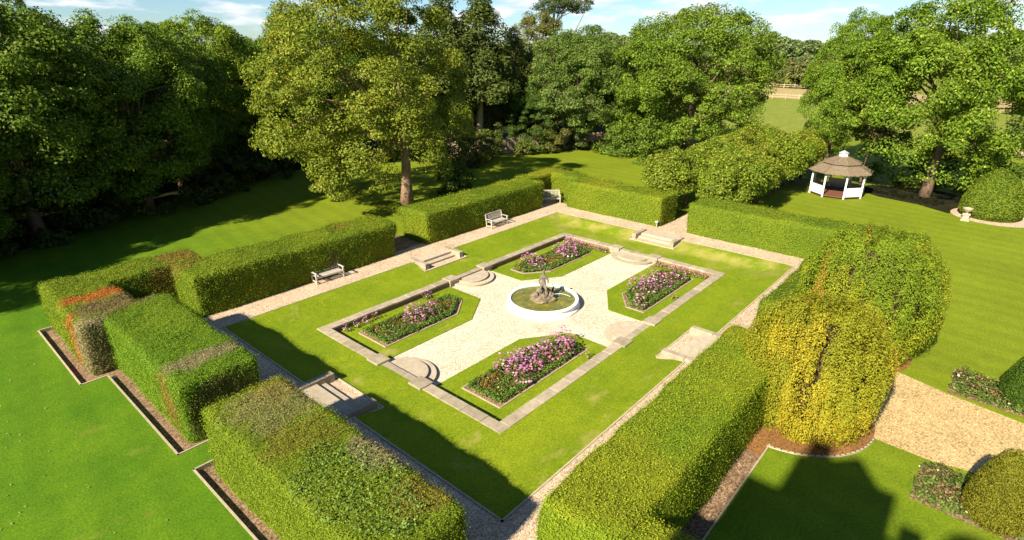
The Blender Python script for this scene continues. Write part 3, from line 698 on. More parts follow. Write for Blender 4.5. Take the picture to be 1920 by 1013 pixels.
hedge('long hedge behind the left bench', [(-13.4,-1.35,10.65,13.35,H)], 480, .06, [(-13.2,13.0,H,1.2,.9,.8,RUST,.5),(-4.2,12.4,H,.9,.35,.4,RUST,.6),(-6,10.6,1.0,.5,.5,.8,BROWN,.45)], yam=.5, batter=-.09)  # slight overhang, shaped to keep the bench-side face darker
hedge('hedge block behind the right bench, beyond the small gap', [(1.1,13.5,10.65,13.35,H),(13.4,18.3,12.3,13.75,H),(16.5,18.3,9.6,12.4,H)], 330, .068, [], yam=.75, batter=-.08)  # negative batter: top widened so the path face turns darker
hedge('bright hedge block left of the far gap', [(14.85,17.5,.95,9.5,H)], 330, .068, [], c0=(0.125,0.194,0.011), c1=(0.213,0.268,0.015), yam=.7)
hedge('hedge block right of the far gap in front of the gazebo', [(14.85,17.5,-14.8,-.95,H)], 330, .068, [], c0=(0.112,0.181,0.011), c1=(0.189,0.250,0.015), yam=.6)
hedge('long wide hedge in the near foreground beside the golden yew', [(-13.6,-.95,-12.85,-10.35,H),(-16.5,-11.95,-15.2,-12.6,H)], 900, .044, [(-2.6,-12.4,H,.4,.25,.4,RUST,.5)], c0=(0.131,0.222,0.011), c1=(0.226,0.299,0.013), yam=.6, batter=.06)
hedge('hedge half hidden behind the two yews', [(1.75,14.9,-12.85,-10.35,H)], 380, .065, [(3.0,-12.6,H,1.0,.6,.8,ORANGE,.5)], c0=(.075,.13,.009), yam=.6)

# ------------------------------------------------------------------ yews and topiary
def yew(loc, Rr, h, label, c0, c1, c2, n_pl, zlow, rust=None):
    t = empty('yew_tree', loc, 0, label, 'tree')
    a = (np.arange(n_pl)*2.39996+rng.normal(0,.12,n_pl))%(2*math.pi); u = (np.arange(n_pl)+.5)/n_pl
    zz = zlow + (h-zlow)*(u**1.05)*.97; f = (zz-zlow)/(h-zlow)
    prof = Rr*np.where(f < .35, .80+.20*np.sin(f/.35*math.pi/2), np.clip(1-((f-.35)/.66)**3.2, 0, 1)**.55)
    rid = vnoise(np.stack([np.cos(a)*Rr,np.sin(a)*Rr,zz*.22],1), 2.6, 4)
    q_ = prof*(.86+.17*sstep(.2,.6,rid))*np.where(rng.random(n_pl) < .18, .88, 1.0) ; C = np.stack([q_*np.cos(a), q_*np.sin(a), zz],1)
    m = 195; idx = np.repeat(np.arange(n_pl), m); d_ = sphere_dirs(len(idx)); bright = (.35+.65*sstep(.2,.5,rid)); out = np.stack([np.cos(a),np.sin(a),.25+.9*f],1); out = unit(out)
    sc = np.array([.22,.22,.62])*(.75+.5*rng.random((n_pl,1)))
    P = C[idx]+(unit(d_+.5*out[idx]))*sc[idx]*(.6+.45*rng.random((len(idx),1)))
    P[:,2] = np.maximum(P[:,2], .05)
    col = mixcol(c0, c1, np.clip(.55*vnoise(C,.7,2)[idx]+.5*rng.random(len(idx)),0,1)); mm = (vnoise(C,.9,7)[idx] > .6)&(rng.random(len(idx)) < .6); col[mm] = np.array(c2)
    if rust is not None:
        for (rx,ry,rz,rr_) in rust:
            e = np.linalg.norm(C-np.array([rx,ry,rz]),axis=1)[idx]; k_ = (e < rr_)&(rng.random(len(idx)) < .5); col[k_] = np.array((.36,.14,.035))*(.7+.6*rng.random((k_.sum(),1)))
    V, F, K = leaves(P, unit(d_+out[idx]*1.2), .075, col, .45, .36, .6)
    mk('crown', V, F, M['hleaf'], t, K)
    # dark twiggy core
    mb = MB(); mb.lathe([(Rr*.55,zlow+.1),(Rr*.74,h*.3),(Rr*.74,h*.5),(Rr*.58,h*.72),(Rr*.3,h*.84),(.02,h*.88)], 20); mb.build('inner_twigs', M['twig'], t, True)
    mb = MB()
    for k in range(5):
        aa = k*1.256; mb.tube([(.12*math.cos(aa),.12*math.sin(aa),-.1),(.25*math.cos(aa),.25*math.sin(aa),h*.35),(.7*math.cos(aa),.7*math.sin(aa),h*.7)], [.14,.1,.05], 7)
    mb.build('trunk', M['bark'], t, True); return t
yew((-2.05,-13.75,0), 2.15, 4.05, 'golden yew with drooping plumes, nearest, on the round bed', (.175,.185,.011), (.275,.260,.014), (.35,.275,.016), 570, .15)
yew((4.75,-13.95,0), 2.55, 5.0, 'larger green-gold yew with drooping plumes, behind the nearest yew', (.105,.165,.010), (.195,.250,.013), (.27,.27,.015), 560, .5, [(-1.9,1.9,3.9,.55),(-2.0,1.9,3.3,.5),(-2.2,1.8,2.6,.6),(-1.4,1.5,4.7,.45),(.6,.6,4.9,.4)])
def topiary(name, loc, prof, n, lsize, label, c0, c1, seed):
    zs = np.array([p[1] for p in prof]); rs = np.array([p[0] for p in prof])
    z = rng.random(n)*zs[-1]; r_ = np.interp(z, zs, rs); keep = rng.random(n) < (r_+.1)/(rs.max()+.1); z, r_ = z[keep], r_[keep]; m = len(z)
    a = rng.random(m)*2*math.pi; slope = np.gradient(np.interp(np.linspace(0,zs[-1],60),zs,rs), zs[-1]/59); sl = np.interp(z, np.linspace(0,zs[-1],60), slope)
    nn = unit(np.stack([np.cos(a),np.sin(a),-sl],1)); P = np.stack([r_*np.cos(a),r_*np.sin(a),z],1); P = P+nn*(.10*(fbm(P,2,seed)-.5)+.05*rng.random(m)-.02)[:,None]
    t = empty(name, loc, 0, label, 'topiary')
    V, F, K = leaves(P, nn, lsize, mixcol(c0,c1,np.clip(.6*fbm(P,1.5,seed)+.4*rng.random(m),0,1)), .5, .5); mk('foliage', V, F, M['hleaf'], t, K)
    mb = MB(); mb.lathe([(max(p[0]-.06,.005),p[1]-.03) for p in prof], 28); o = mb.build('inner_growth', M['core'], t, True)
    c_ = np.ones((len(o.data.vertices),4),np.float32); c_[:,:3] = np.array(c0)*.7; at = o.data.color_attributes.new('Col','FLOAT_COLOR','POINT'); at.data.foreach_set('color', c_.ravel())
    return t
CONE = [(.80,0),(1.0,.25),(1.02,.6),(.92,1.1),(.72,1.7),(.5,2.15),(.3,2.42),(.12,2.55),(.0,2.58)]
topiary('topiary_cone', (-3.9,-19.25,.02), [(r_*.76,z*.92) for r_,z in CONE], 24000, .045, 'olive clipped cone in the near rose bed, bottom right', (.10,.11,.008), (.21,.195,.014), 3)
topiary('topiary_cone', (3.9,-19.85,.02), [(r_*.9,z*.95) for r_,z in CONE], 18000, .05, 'dark green clipped cone in the far rose bed at the right edge', (.04,.085,.008), (.09,.16,.012), 5)
topiary('topiary_dome', (34.3,-16.9,.02), [(1.75,0),(2.0,.4),(1.98,1.2),(1.6,2.1),(1.15,2.9),(.7,3.4),(.2,3.65),(0,3.67)], 15000, .13, 'large clipped dome bush behind the stone urn', (.075,.125,.009), (.15,.19,.014), 8)

# ------------------------------------------------------------------ rose beds
def rose_bed(poly, nm, n):
    sheet('rose_bed_soil', poly, .012, M['soil']); xs = [p[0] for p in poly]; ys = [p[1] for p in poly]; sp = []; tr = 0
    ins = inset(poly, .22)
    while len(sp) < n and tr < 5000:
        tr += 1; x, y = random.uniform(min(xs),max(xs)), random.uniform(min(ys),max(ys))
        if in_poly(x,y,ins) and all((x-a)**2+(y-b)**2 > .27**2 for a,b in sp): sp.append((x,y))
    cs = [[(.42,.18,.14),(.45,.24,.2)], [(.52,.34,.3),(.55,.44,.38)], [(.55,.5,.42)], [(.45,.16,.07)], [(.48,.33,.16)]]
    for x, y in sp:
        warm = random.random() < .4
        flower_plant((x,y,.01), random.uniform(.26,.36), random.uniform(.28,.5), 190, random.randint(2,8), (.09,.085,.025) if warm else (.06,.10,.015), (.22,.16,.06) if warm else (.17,.22,.04), random.choice(cs), f'low rose bush in the bed {nm}', f'roses in the bed {nm}', .075, 'rose_bush')
rose_bed([(-2.45,-17.4),(-4.5,-17.35),(-4.6,-21.2),(-2.7,-21.2)], 'around the olive cone, bottom right', 66)
rose_bed([(5.0,-17.55),(3.0,-17.5),(2.75,-20.8),(4.9,-20.8)], 'around the dark cone at the right edge', 44)

# ------------------------------------------------------------------ benches
def bench_proto(length):
    t = empty('garden_bench', (0,0,0)); l2 = length/2
    for s in (-1,1):
        MB().box(s*l2-.035,s*l2+.035,-.30,-.23,0,.62,.005).build('leg', M['bench'], t)
        m = MB(); m.bar((s*l2,.23,0),(s*l2,.25,.42),.065); m.bar((s*l2,.25,.40),(s*l2,.36,.96),.065); m.build('leg', M['bench'], t)
        MB().box(s*l2-.045,s*l2+.045,-.36,.30,.622,.655,.006).build('armrest', M['bench'], t)
        MB().box(s*l2-.02,s*l2+.02,-.23,.24,.12,.17).build('stretcher', M['bench'], t)
    for k in range(5):
        y = -.28+k*.115; MB().box(-l2+.03,l2-.03,y,y+.085,.405,.43,.004).build('seat_slat', M['bench'], t)
    MB().box(-l2+.03,l2-.03,-.29,-.25,.33,.402).build('seat_rail', M['bench'], t)
    m = MB(); m.bar((-l2+.03,.285,.52),(l2-.03,.285,.52),.04,.06); m.build('back_rail', M['bench'], t)
    m = MB(); m.bar((-l2,.365,.95),(l2,.365,.95),.045,.085); m.build('top_rail', M['bench'], t)
    n = int(length/.115); sl = None
    for k in range(n):
        x = -l2+.09+k*(length-.18)/(n-1)
        if sl is None: m = MB(); m.bar((0,.29,.53),(0,.36,.93),.05,.018); sl = m.build('back_slat', M['bench'], t); sl.location.x = x
        else: c = link_copy(sl, t); c.location.x = x
    return t
b1 = bench_proto(1.66); b1.location = (-6.55,10.38,.015); b1.rotation_euler = (0,0,R(-3)); tag(b1, 'slatted wooden bench in front of the long left hedge', 'bench', )
b2 = copy_tree(b1); b2.location = (7.3,10.12,.015); b2.rotation_euler = (0,0,0); tag(b2, 'slatted wooden bench in front of the hedge beyond the small gap', 'bench')
b3 = copy_tree(b1); b3.location = (15.1,11.25,.015); b3.rotation_euler = (0,0,R(-45)); tag(b3, 'wooden bench tucked into the shaded far hedge corner', 'bench')
b4 = copy_tree(b1); b4.location = (-14.9,12.2,.015); b4.rotation_euler = (0,0,R(40)); tag(b4, 'wooden bench in the alcove of the orange left hedge corner', 'bench')
mb = MB(); mb.box(14.6,14.66,1.05,1.11,0,.42); mb.box(14.53,14.73,.97,1.19,.40,.52,.02); tag(mb.build('marker_post', M['metal']), 'small grey marker post at the hedge end by the far gap', 'post')

# ------------------------------------------------------------------ gazebo
GZ = empty('gazebo', (34.35,-6.05,0), R(6.4), 'white octagonal gazebo with two-tier shingle roof on the far lawn', 'gazebo')
RO = 2.15
def oc(r, k, z): a = R(22.5+45*k); return (r*math.cos(a), r*math.sin(a), z)
MB().prism([oc(RO+.05,k,0)[:2] for k in range(8)], .12, .20).build('deck', M['deck'], GZ)
MB().prism([oc(RO-.25,k,0)[:2] for k in range(8)], -.05, .12).build('plinth', M['dark'], GZ)
for k in range(8):
    a, b = Vector(oc(RO,k,0)), Vector(oc(RO,k+1,0)); n_ = (a+b).normalized(); d_ = (b-a).normalized()
    m = MB(); m.bar(oc(RO,k,.0), oc(RO,k,2.15), .13); post = m.build('post', M['white'], GZ)
    m = MB()
    for s, q_ in ((1,d_),(-1,-(a-Vector(oc(RO,k-1,0))).normalized())): m.bar(Vector(oc(RO,k,1.78)), Vector(oc(RO,k,2.08))+q_*.3, .06)
    m.build('bracket', M['white'], GZ)
    m = MB(); m.bar(a+d_*.07+Vector((0,0,2.08)), b-d_*.07+Vector((0,0,2.08)), .08, .14); m.build('beam', M['white'], GZ)
    if k == 3: continue                         # the open side faces the garden
    if k in (2,4):                              # solid white boards either side of the entrance
        for i_ in range(5):
            z = .18+i_*.145; m = MB(); m.bar(a+d_*.06+Vector((0,0,z+.07)), b-d_*.06+Vector((0,0,z+.07)), .04, .138); m.build('panel_board', M['white'], GZ)
        m = MB(); m.bar(a+d_*.05+Vector((0,0,.93)), b-d_*.05+Vector((0,0,.93)), .09, .05); m.build('handrail', M['white'], GZ)
    else:
        for z in (.28,.98):
            m = MB(); m.bar(a+d_*.05+Vector((0,0,z)), b-d_*.05+Vector((0,0,z)), .06, .06); m.build('handrail', M['bench'], GZ)
        L_ = (b-a).length; nb = 11
        for i_ in range(nb):
            p = a+d_*(L_*(i_+1)/(nb+1)); m = MB(); m.bar(p+Vector((0,0,.31)), p+Vector((0,0,.95)), .035); m.build('baluster', M['bench'], GZ)
def tier(r0, z0, r1, z1, nm, courses):
    m = MB(); m.add([oc(r0-.05,k,z0-.02) for k in range(8)]+[oc(r1,k,z1-.03) for k in range(8)], [(k,(k+1)%8,8+(k+1)%8,8+k) for k in range(8)]+[tuple(range(7,-1,-1)),tuple(range(8,16))]); rf = m.build(nm, M['shingle'], GZ)
    m = MB()
    for k in range(8):
        for c in range(courses):
            f0, f1 = c/courses, (c+1.35)/courses; f1 = min(f1, 1.0)
            A0, B0 = Vector(oc(r0+(r1-r0)*f0,k,z0+(z1-z0)*f0)), Vector(oc(r0+(r1-r0)*f0,k+1,z0+(z1-z0)*f0)); A1, B1 = Vector(oc(r0+(r1-r0)*f1,k,z0+(z1-z0)*f1)), Vector(oc(r0+(r1-r0)*f1,k+1,z0+(z1-z0)*f1))
            n_ = max(2, int((B0-A0).length/.17))
            for i_ in range(n_):
                s0, s1 = i_/n_+.004, (i_+1)/n_-.004; l_ = random.uniform(.012,.04); o0 = Vector((0,0,l_)); o1 = Vector((0,0,.006))
                p = [A0.lerp(B0,s0)+o0, A0.lerp(B0,s1)+o0, A1.lerp(B1,s1)+o1, A1.lerp(B1,s0)+o1]; q_ = [p[0]-Vector((0,0,.03)), p[1]-Vector((0,0,.03))]
                m.add(p+q_, [(0,1,2,3),(4,5,1,0),(4,0,3),(1,5,2)])
    s_ = m.build('shingles', M['shingle'], rf); s_['kind'] = 'stuff'
    for k in range(8):
        m = MB(); m.bar(Vector(oc(r0+.02,k,z0+.03)), Vector(oc(r1,k,z1+.03)), .09, .035); m.build('ridge_cap', M['shingle'], rf)
tier(2.62, 2.10, 1.42, 2.72, 'lower_roof', 6)
MB().prism([oc(1.38,k,0)[:2] for k in range(8)], 2.68, 2.84).build('roof_collar', M['white'], GZ)
tier(1.60, 2.80, .36, 3.32, 'upper_roof', 6)
MB().prism([oc(.36,k,0)[:2] for k in range(8)], 3.28, 3.62).build('cupola', M['white'], GZ)
m = MB(); m.add([oc(.44,k,3.62) for k in range(8)]+[(0,0,3.86)], [(k,(k+1)%8,8) for k in range(8)]+[tuple(range(7,-1,-1))]); m.build('cupola_cap', M['metal'], GZ)
m = MB(); m.box(-.9,.9,-.2,.2,.42,.46); m.box(-.9,.9,.16,.2,.46,.85); bs = m.build('seat', M['bench'], GZ); bs.location = (1.2,0,.2); bs.rotation_euler = (0,0,R(-90))

# ------------------------------------------------------------------ stone urn and its gravel bed
bedc = [(34.3+2.75*math.cos(a), -17.2+2.75*math.sin(a)) for a in np.linspace(0,2*math.pi,37)[:-1]]
sheet('dome_bed_gravel', bedc, .012, M['gravel'])
sheet('shade_toned_bed_soil', [(33.2,-14.4),(34.8,-12.2),(35.6,-9.2),(37.5,-7),(40,-7.5),(42,-12),(40,-16),(36,-15.5)], .008, M['woodfloor'])  # soil under the lime, tree shade put into its dark colour
ur = empty('stone_urn', (31.75,-15.6,0), 0, 'pale stone urn on a pedestal beside the clipped dome bush', 'urn')
m = MB(); m.box(-.26,.26,-.26,.26,0,.12,.02); m.box(-.20,.20,-.20,.20,.12,.46,.01); m.box(-.25,.25,-.25,.25,.46,.54,.02); m.build('pedestal', M['stone_pale'], ur)
m = MB(); m.lathe([(.13,.54),(.07,.60),(.10,.66),(.24,.74),(.29,.86),(.33,.93),(.33,.97),(.26,.97),(.2,.88),(0,.86)], 24); m.build('bowl', M['stone_pale'], ur, True)

# ------------------------------------------------------------------ fence behind the lawn
fpts = [(19.5,33.2),(29.4,29.0),(39.6,24.6),(47.0,19.3)]
fn = empty('garden_fence', (29.4,29,0), 0, 'weathered close-boarded timber fence behind the back lawn', 'fence')
for a, b in zip(fpts[:-1], fpts[1:]):
    a, b = Vector((*a,0)), Vector((*b,0)); n_ = int((b-a).length/1.83); d_ = (b-a)/n_
    for k in range(n_):
        p, q_ = a+d_*k, a+d_*(k+1); off = Vector((29.4,29,0)); m = MB(); m.bar(p-off, p-off+Vector((0,0,1.95)), .11); m.build('post', M['fence'], fn)
        m = MB(); u = d_.normalized(); nb = 16
        for i_ in range(nb):
            s0 = p+u*(.06+i_*(d_.length-.12)/nb); s1 = s0+u*((d_.length-.12)/nb-.012); h_ = 1.78+random.uniform(-.015,.015); nn = Vector((-u.y,u.x,0))*(.012+.006*(i_%2))
            V = [s0-nn-off, s1-nn-off, s1+nn-off, s0+nn-off]; m.add([tuple(v+Vector((0,0,.06))) for v in V]+[tuple(v+Vector((0,0,h_))) for v in V], [(0,1,5,4),(1,2,6,5),(2,3,7,6),(3,0,4,7),(4,5,6,7)])
        pb = m.build('fence_panel', M['fence'], fn)
        for z in (.5,1.35,1.80):
            m = MB(); n2 = Vector((u.y,-u.x,0))*.035
            m.bar(p-off+n2+Vector((0,0,z)), q_-off+n2+Vector((0,0,z)), .035, .07); m.build('rail', M['fence'], fn)

# ------------------------------------------------------------------ trees
SY0, SY1, SY2 = (.110,.155,.010), (.205,.240,.018), (.24,.225,.022)
tree('sycamore_tree', (6.75,19.8,0), 16, .48, (-1.9,2.2,8.5), (7.9,7.9,8.5), 'tall spreading sycamore with olive leaves left of centre', bark='bark_red', fork=.62, n_limb=26,
     n_clump=560, cr=(.55,1.45), n_leaf=285, size=.175, lobes=64, clear=(-1.0,-1.2,1.3,5.0), c0=SY0, c1=SY1, c2=SY2, flat=.6, inner=.38, zmin=1.2, lump=.3, seed=3)
OK0, OK1, OK2 = (.072,.130,.009), (.165,.240,.015), (.20,.25,.02)
oak = tree('oak_tree', (43.6,12.6,0), 17.3, .55, (0,0,8.1), (9.4,9.4,8.7), 'broad dark green oak in the middle background', n_limb=22,
     n_clump=520, cr=(.6,1.7), n_leaf=230, size=.22, lobes=60, lobe_k=1.75, c0=OK0, c1=OK1, c2=OK2, flat=.6, inner=.4, zmin=.4, lump=.32, seed=5)
lime = tree('lime_tree', (38.4,-12.3,0), 16, .42, (-1.3,1.4,8.0), (6.9,6.9,8.0), 'large leafy lime tree behind the gazebo', n_limb=20,
     n_clump=460, cr=(.55,1.5), n_leaf=275, size=.19, lobes=62, lobe_k=1.75, clear=(-4.05,6.25,3.4,6.4), c0=(.078,.142,.008), c1=(.170,.255,.015), c2=(.22,.26,.025), flat=.6, inner=.4, zmin=1.2, lump=.3, seed=8)
chest = tree('chestnut_tree', (39.0,25.6,0), 14.6, .45, (0,0,7.4), (7.3,7.3,6.9), 'rounded deep green chestnut left of the oak', n_limb=14,
     n_clump=430, cr=(.5,1.5), n_leaf=220, size=.235, lobes=60, lobe_k=1.75, c0=(.066,.116,.014), c1=(.150,.215,.028), c2=(.17,.21,.06), flat=.55, inner=.4, zmin=.5, aspect=.5, lump=.25, seed=11)
wood = tree('woodland_tree', (-15.5,31.5,0), 15.5, .4, (0,0,8.4), (6.2,6.2,7.2), 'shaded dark tree at the far left of the wood', group=None, n_limb=18,
     n_clump=380, cr=(.55,1.6), n_leaf=255, size=.20, lobes=48, lobe_k=1.75, c0=(.064,.115,.008), c1=(.145,.21,.014), c2=(.16,.20,.02), flat=.6, inner=.28, zmin=.7, lump=.3, seed=14)
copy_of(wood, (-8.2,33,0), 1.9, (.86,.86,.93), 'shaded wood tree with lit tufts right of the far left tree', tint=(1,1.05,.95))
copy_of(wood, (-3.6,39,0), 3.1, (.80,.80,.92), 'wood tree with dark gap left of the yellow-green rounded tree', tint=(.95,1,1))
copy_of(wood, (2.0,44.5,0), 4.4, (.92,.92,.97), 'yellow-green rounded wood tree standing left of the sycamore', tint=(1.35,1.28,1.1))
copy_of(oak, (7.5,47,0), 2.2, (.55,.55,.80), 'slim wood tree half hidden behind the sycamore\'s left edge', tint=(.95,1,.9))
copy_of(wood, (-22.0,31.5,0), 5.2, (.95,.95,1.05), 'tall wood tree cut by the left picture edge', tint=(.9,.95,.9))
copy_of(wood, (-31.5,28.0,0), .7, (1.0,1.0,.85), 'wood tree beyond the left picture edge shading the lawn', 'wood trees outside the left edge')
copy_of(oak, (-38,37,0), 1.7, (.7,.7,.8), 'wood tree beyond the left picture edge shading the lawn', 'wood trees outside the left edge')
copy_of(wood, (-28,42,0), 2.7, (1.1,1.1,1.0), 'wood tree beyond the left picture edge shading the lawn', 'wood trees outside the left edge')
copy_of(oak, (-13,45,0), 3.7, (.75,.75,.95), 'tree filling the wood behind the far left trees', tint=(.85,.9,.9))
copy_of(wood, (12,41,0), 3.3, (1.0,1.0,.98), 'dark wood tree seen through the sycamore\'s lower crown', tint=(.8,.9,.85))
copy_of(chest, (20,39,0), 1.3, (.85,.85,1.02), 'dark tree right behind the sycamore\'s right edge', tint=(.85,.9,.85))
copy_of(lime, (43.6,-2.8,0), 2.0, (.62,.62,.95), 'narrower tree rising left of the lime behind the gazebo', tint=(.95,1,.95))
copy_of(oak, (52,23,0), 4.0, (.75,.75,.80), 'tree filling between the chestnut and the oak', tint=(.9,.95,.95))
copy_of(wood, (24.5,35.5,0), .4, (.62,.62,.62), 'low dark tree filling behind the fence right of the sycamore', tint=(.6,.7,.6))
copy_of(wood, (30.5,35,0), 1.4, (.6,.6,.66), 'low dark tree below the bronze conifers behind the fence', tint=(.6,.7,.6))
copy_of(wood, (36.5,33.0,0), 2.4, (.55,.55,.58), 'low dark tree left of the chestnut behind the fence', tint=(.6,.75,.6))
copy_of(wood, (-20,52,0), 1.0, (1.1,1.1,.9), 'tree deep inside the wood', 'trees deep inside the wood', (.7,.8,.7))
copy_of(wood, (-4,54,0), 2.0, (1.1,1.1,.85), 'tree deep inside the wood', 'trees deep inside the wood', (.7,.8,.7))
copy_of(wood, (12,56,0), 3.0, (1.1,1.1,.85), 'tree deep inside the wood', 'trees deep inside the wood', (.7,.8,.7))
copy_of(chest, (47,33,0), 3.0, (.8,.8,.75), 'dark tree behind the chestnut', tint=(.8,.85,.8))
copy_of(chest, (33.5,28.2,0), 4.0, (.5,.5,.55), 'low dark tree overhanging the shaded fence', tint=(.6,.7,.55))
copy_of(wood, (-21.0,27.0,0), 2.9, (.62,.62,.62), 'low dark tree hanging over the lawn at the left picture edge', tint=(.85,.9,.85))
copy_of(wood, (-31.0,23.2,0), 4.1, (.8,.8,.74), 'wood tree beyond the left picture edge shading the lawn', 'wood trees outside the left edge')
# brownish birch leaning over the gazebo
tree('birch_tree', (40.2,-6.9,0), 8.6, .12, (0,0,5.6), (1.5,1.5,3.2), 'thin brown-green weeping birch just behind the gazebo', n_limb=8,
     n_clump=46, cr=(.5,.9), n_leaf=150, size=.24, c0=(.10,.09,.03), c1=(.19,.16,.06), flat=1.3, inner=.3, hang=.5, seed=21)
# conifers
cyp0, cyp1 = (.090,.110,.018), (.185,.195,.038)
cyp = tree('conifer_tree', (33.2,31.0,0), 13.6, .3, (0,0,8.2), (2.3,2.3,5.6), 'bronze-green conifer column left of the bare-trunk pine', bark='bark_pine', n_limb=10, fork=.8,
     n_clump=120, cr=(.6,1.1), n_leaf=190, size=.27, c0=cyp0, c1=cyp1, flat=.9, inner=.2, profile=lambda f: 1.12-.75*f**1.6, hang=.35, aspect=.4, lump=.35, seed=25)
copy_of(cyp, (28.2,32.0,0), 2.0, (1.7,1.7,1.26), 'tall dark pine rising behind the sycamore\'s right side', tint=(.62,.75,.7))
copy_of(cyp, (31.0,33.5,0), 4.0, (1.1,1.1,.72), 'shorter bronze conifer between the pines', tint=(1.05,.95,.95))
copy_of(cyp, (24.4,34.0,0), 4.6, (1.7,1.7,1.22), 'dark conifer next to the sycamore crown', tint=(.7,.8,.75))
tree('pine_tree', (40.0,32.9,0), 15.4, .26, (0,0,14.2), (2.5,2.5,2.1), 'pine with a pale bare trunk and small rounded crown', bark='bark_pine', fork=.9, n_limb=12,
     n_clump=70, cr=(.5,.95), n_leaf=120, size=.26, c0=(.095,.10,.018), c1=(.18,.17,.03), flat=.6, inner=.3, aspect=.35, lump=.3, seed=31)
tree('pine_tree', (47,36.5,0), 18.4, .32, (.9,-1.2,17.6), (3.9,3.9,1.6), 'dark flat-topped pine high behind the bare-trunk pine', bark='bark', fork=.93, n_limb=16, lean=(.3,-.6),
     n_clump=80, cr=(.6,1.2), n_leaf=120, size=.27, c0=(.035,.055,.012), c1=(.08,.11,.02), flat=.5, inner=.3, aspect=.35, lump=.4, seed=33)
# lime avenue: two clipped rows beyond the far gap
av = tree('avenue_lime', (19.0,-1.75,0), 4.3, .10, (0,0,3.0), (2.0,1.95,1.65), 'nearest clipped lime of the avenue\'s front row, above the far hedge gap', group=None, n_limb=7,
     n_clump=60, cr=(.45,.85), n_leaf=190, size=.15, c0=(.11,.165,.010), c1=(.22,.275,.018), c2=(.26,.26,.04), flat=.75, inner=.15, lump=.15, zmin=1.25, seed=41)
for row, (y, nm) in enumerate(((-1.75,'front'),(2.3,'back'))):
    for k in range(9):
        if row == 0 and k == 0: continue
        pos = ['nearest','second','third','fourth','fifth','sixth','seventh','eighth','farthest'][k]
        copy_of(av, (19.0+2.55*k+random.uniform(-.2,.2), y+random.uniform(-.15,.15), 0), random.uniform(0,6), (random.uniform(.95,1.08),random.uniform(.95,1.08),random.uniform(.96,1.06)), f'{pos} clipped lime of the avenue\'s {nm} row counted from the far hedge gap', 'clipped limes of the avenue', (random.uniform(.9,1.1),random.uniform(.92,1.05),.95))
av['group'] = 'clipped limes of the avenue'
# shrubs
SH0, SH1 = (.05,.085,.010), (.13,.165,.02)
bush('shrub', (34.4,25.6,0), (1.7,1.7,2.6), 5200, .22, (.085,.10,.014), (.17,.17,.03), 'rounded olive shrub against the fence left of the bare panel', c2=(.2,.17,.05))
bush('shrub', (37.3,24.0,0), (1.1,1.1,1.6), 2600, .22, (.045,.08,.02), (.11,.15,.03), 'dark bushy shrub touching the fence\'s sunlit panel')
bush('shrub', (30.2,27.0,0), (1.0,1.0,1.2), 2200, .22, SH0, SH1, 'small shaded shrub in front of the fence\'s dark stretch')
bush('shrub', (20.0,27.5,0), (2.4,2.4,3.6), 6000, .24, (.05,.08,.01), (.13,.15,.02), 'loose laurel shrub under the sycamore\'s right side')
bush('shrub', (23.5,28.0,0), (1.6,1.6,2.6), 3600, .22, (.055,.08,.012), (.15,.16,.03), 'leafy shrub at the shaded fence end')
bush('shrub', (26.8,29.0,0), (1.5,1.5,2.8), 3600, .2, (.05,.08,.01), (.12,.14,.02), 'dark shrub hiding the left end of the fence')
bush('shrub', (32.3,26.6,0), (1.2,1.2,2.2), 2800, .2, (.05,.085,.01), (.12,.15,.02), 'dark shrub left of the olive shrub at the fence')
bush('shrub', (12.0,19.6,0), (1.5,1.5,2.0), 3000, .22, (.04,.08,.01), (.11,.15,.015), 'leafy shrub beside the sycamore trunk')
for k, (x, y, s) in enumerate(((40.2,22.9,.6),(41.4,22.1,.55),(42.4,21.2,.6),(39.2,23.6,.5))):
    bush('fence_foot_plant', (x,y,0), (s,s,s*.8), 500, .2, (.09,.14,.015), (.17,.21,.03), 'low leafy plant along the foot of the sunlit fence panel', 'plant', 'plants at the fence foot', clumps=8)
bush('shrub', (76,-19.2,0), (3.2,3.2,4.2), 3600, .4, (.05,.085,.012), (.11,.15,.025), 'dark field bush behind the pale horse at the right edge')
for k in range(9):
    bush('wood_edge_shrub', (-22+3.4*k+random.uniform(-.6,.6), 28.6+1.15*k+random.uniform(-.5,.5), 0), (1.9,1.9,random.uniform(1.8,3.0)), 1600, .3, (.03,.055,.007), (.075,.105,.012), 'dark undergrowth bush along the shaded edge of the wood', 'shrub', 'undergrowth at the wood edge', clumps=16)
bush('shrub', (41.6,-8.6,0), (2.3,2.3,4.6), 4200, .26, (.045,.085,.009), (.11,.165,.015), 'added dark leafy shrub filling the dark void behind the gazebo under the lime')  # added shrub, stands in for the dark void under the crown
bush('shrub', (43.6,-12.6,0), (2.5,2.5,4.8), 4200, .26, (.045,.085,.009), (.11,.165,.015), 'added dark leafy shrub filling the dark void right behind the lime trunk')  # added too, fills the darkness behind the trunk
bush('shrub', (42.2,-16.2,0), (2.3,2.3,4.2), 4200, .26, (.045,.085,.009), (.11,.165,.015), 'added dark leafy shrub filling the dark void between the lime trunk and the dome bush')  # last of the added shrubs filling the dark gap
bush('shrub', (38.6,18.6,0), (2.6,2.6,3.2), 5200, .24, (.06,.115,.01), (.14,.20,.018), 'low leafy growth at the left foot of the oak')
bush('shrub', (37.4,13.6,0), (2.8,2.8,3.4), 5200, .24, (.06,.115,.01), (.14,.20,.018), 'low leafy growth in front of the oak behind the avenue')
for k in range(10):
    bush('wood_edge_shrub', (-30+5.2*k, 41+.8*k+random.uniform(-1,1), 0), (3.2,3.2,random.uniform(3.6,5.0)), 1500, .5, (.028,.05,.007), (.06,.085,.012), 'tall dark bush deep in the wood behind the tree trunks', 'shrub', 'tall bushes deep in the wood', clumps=18)
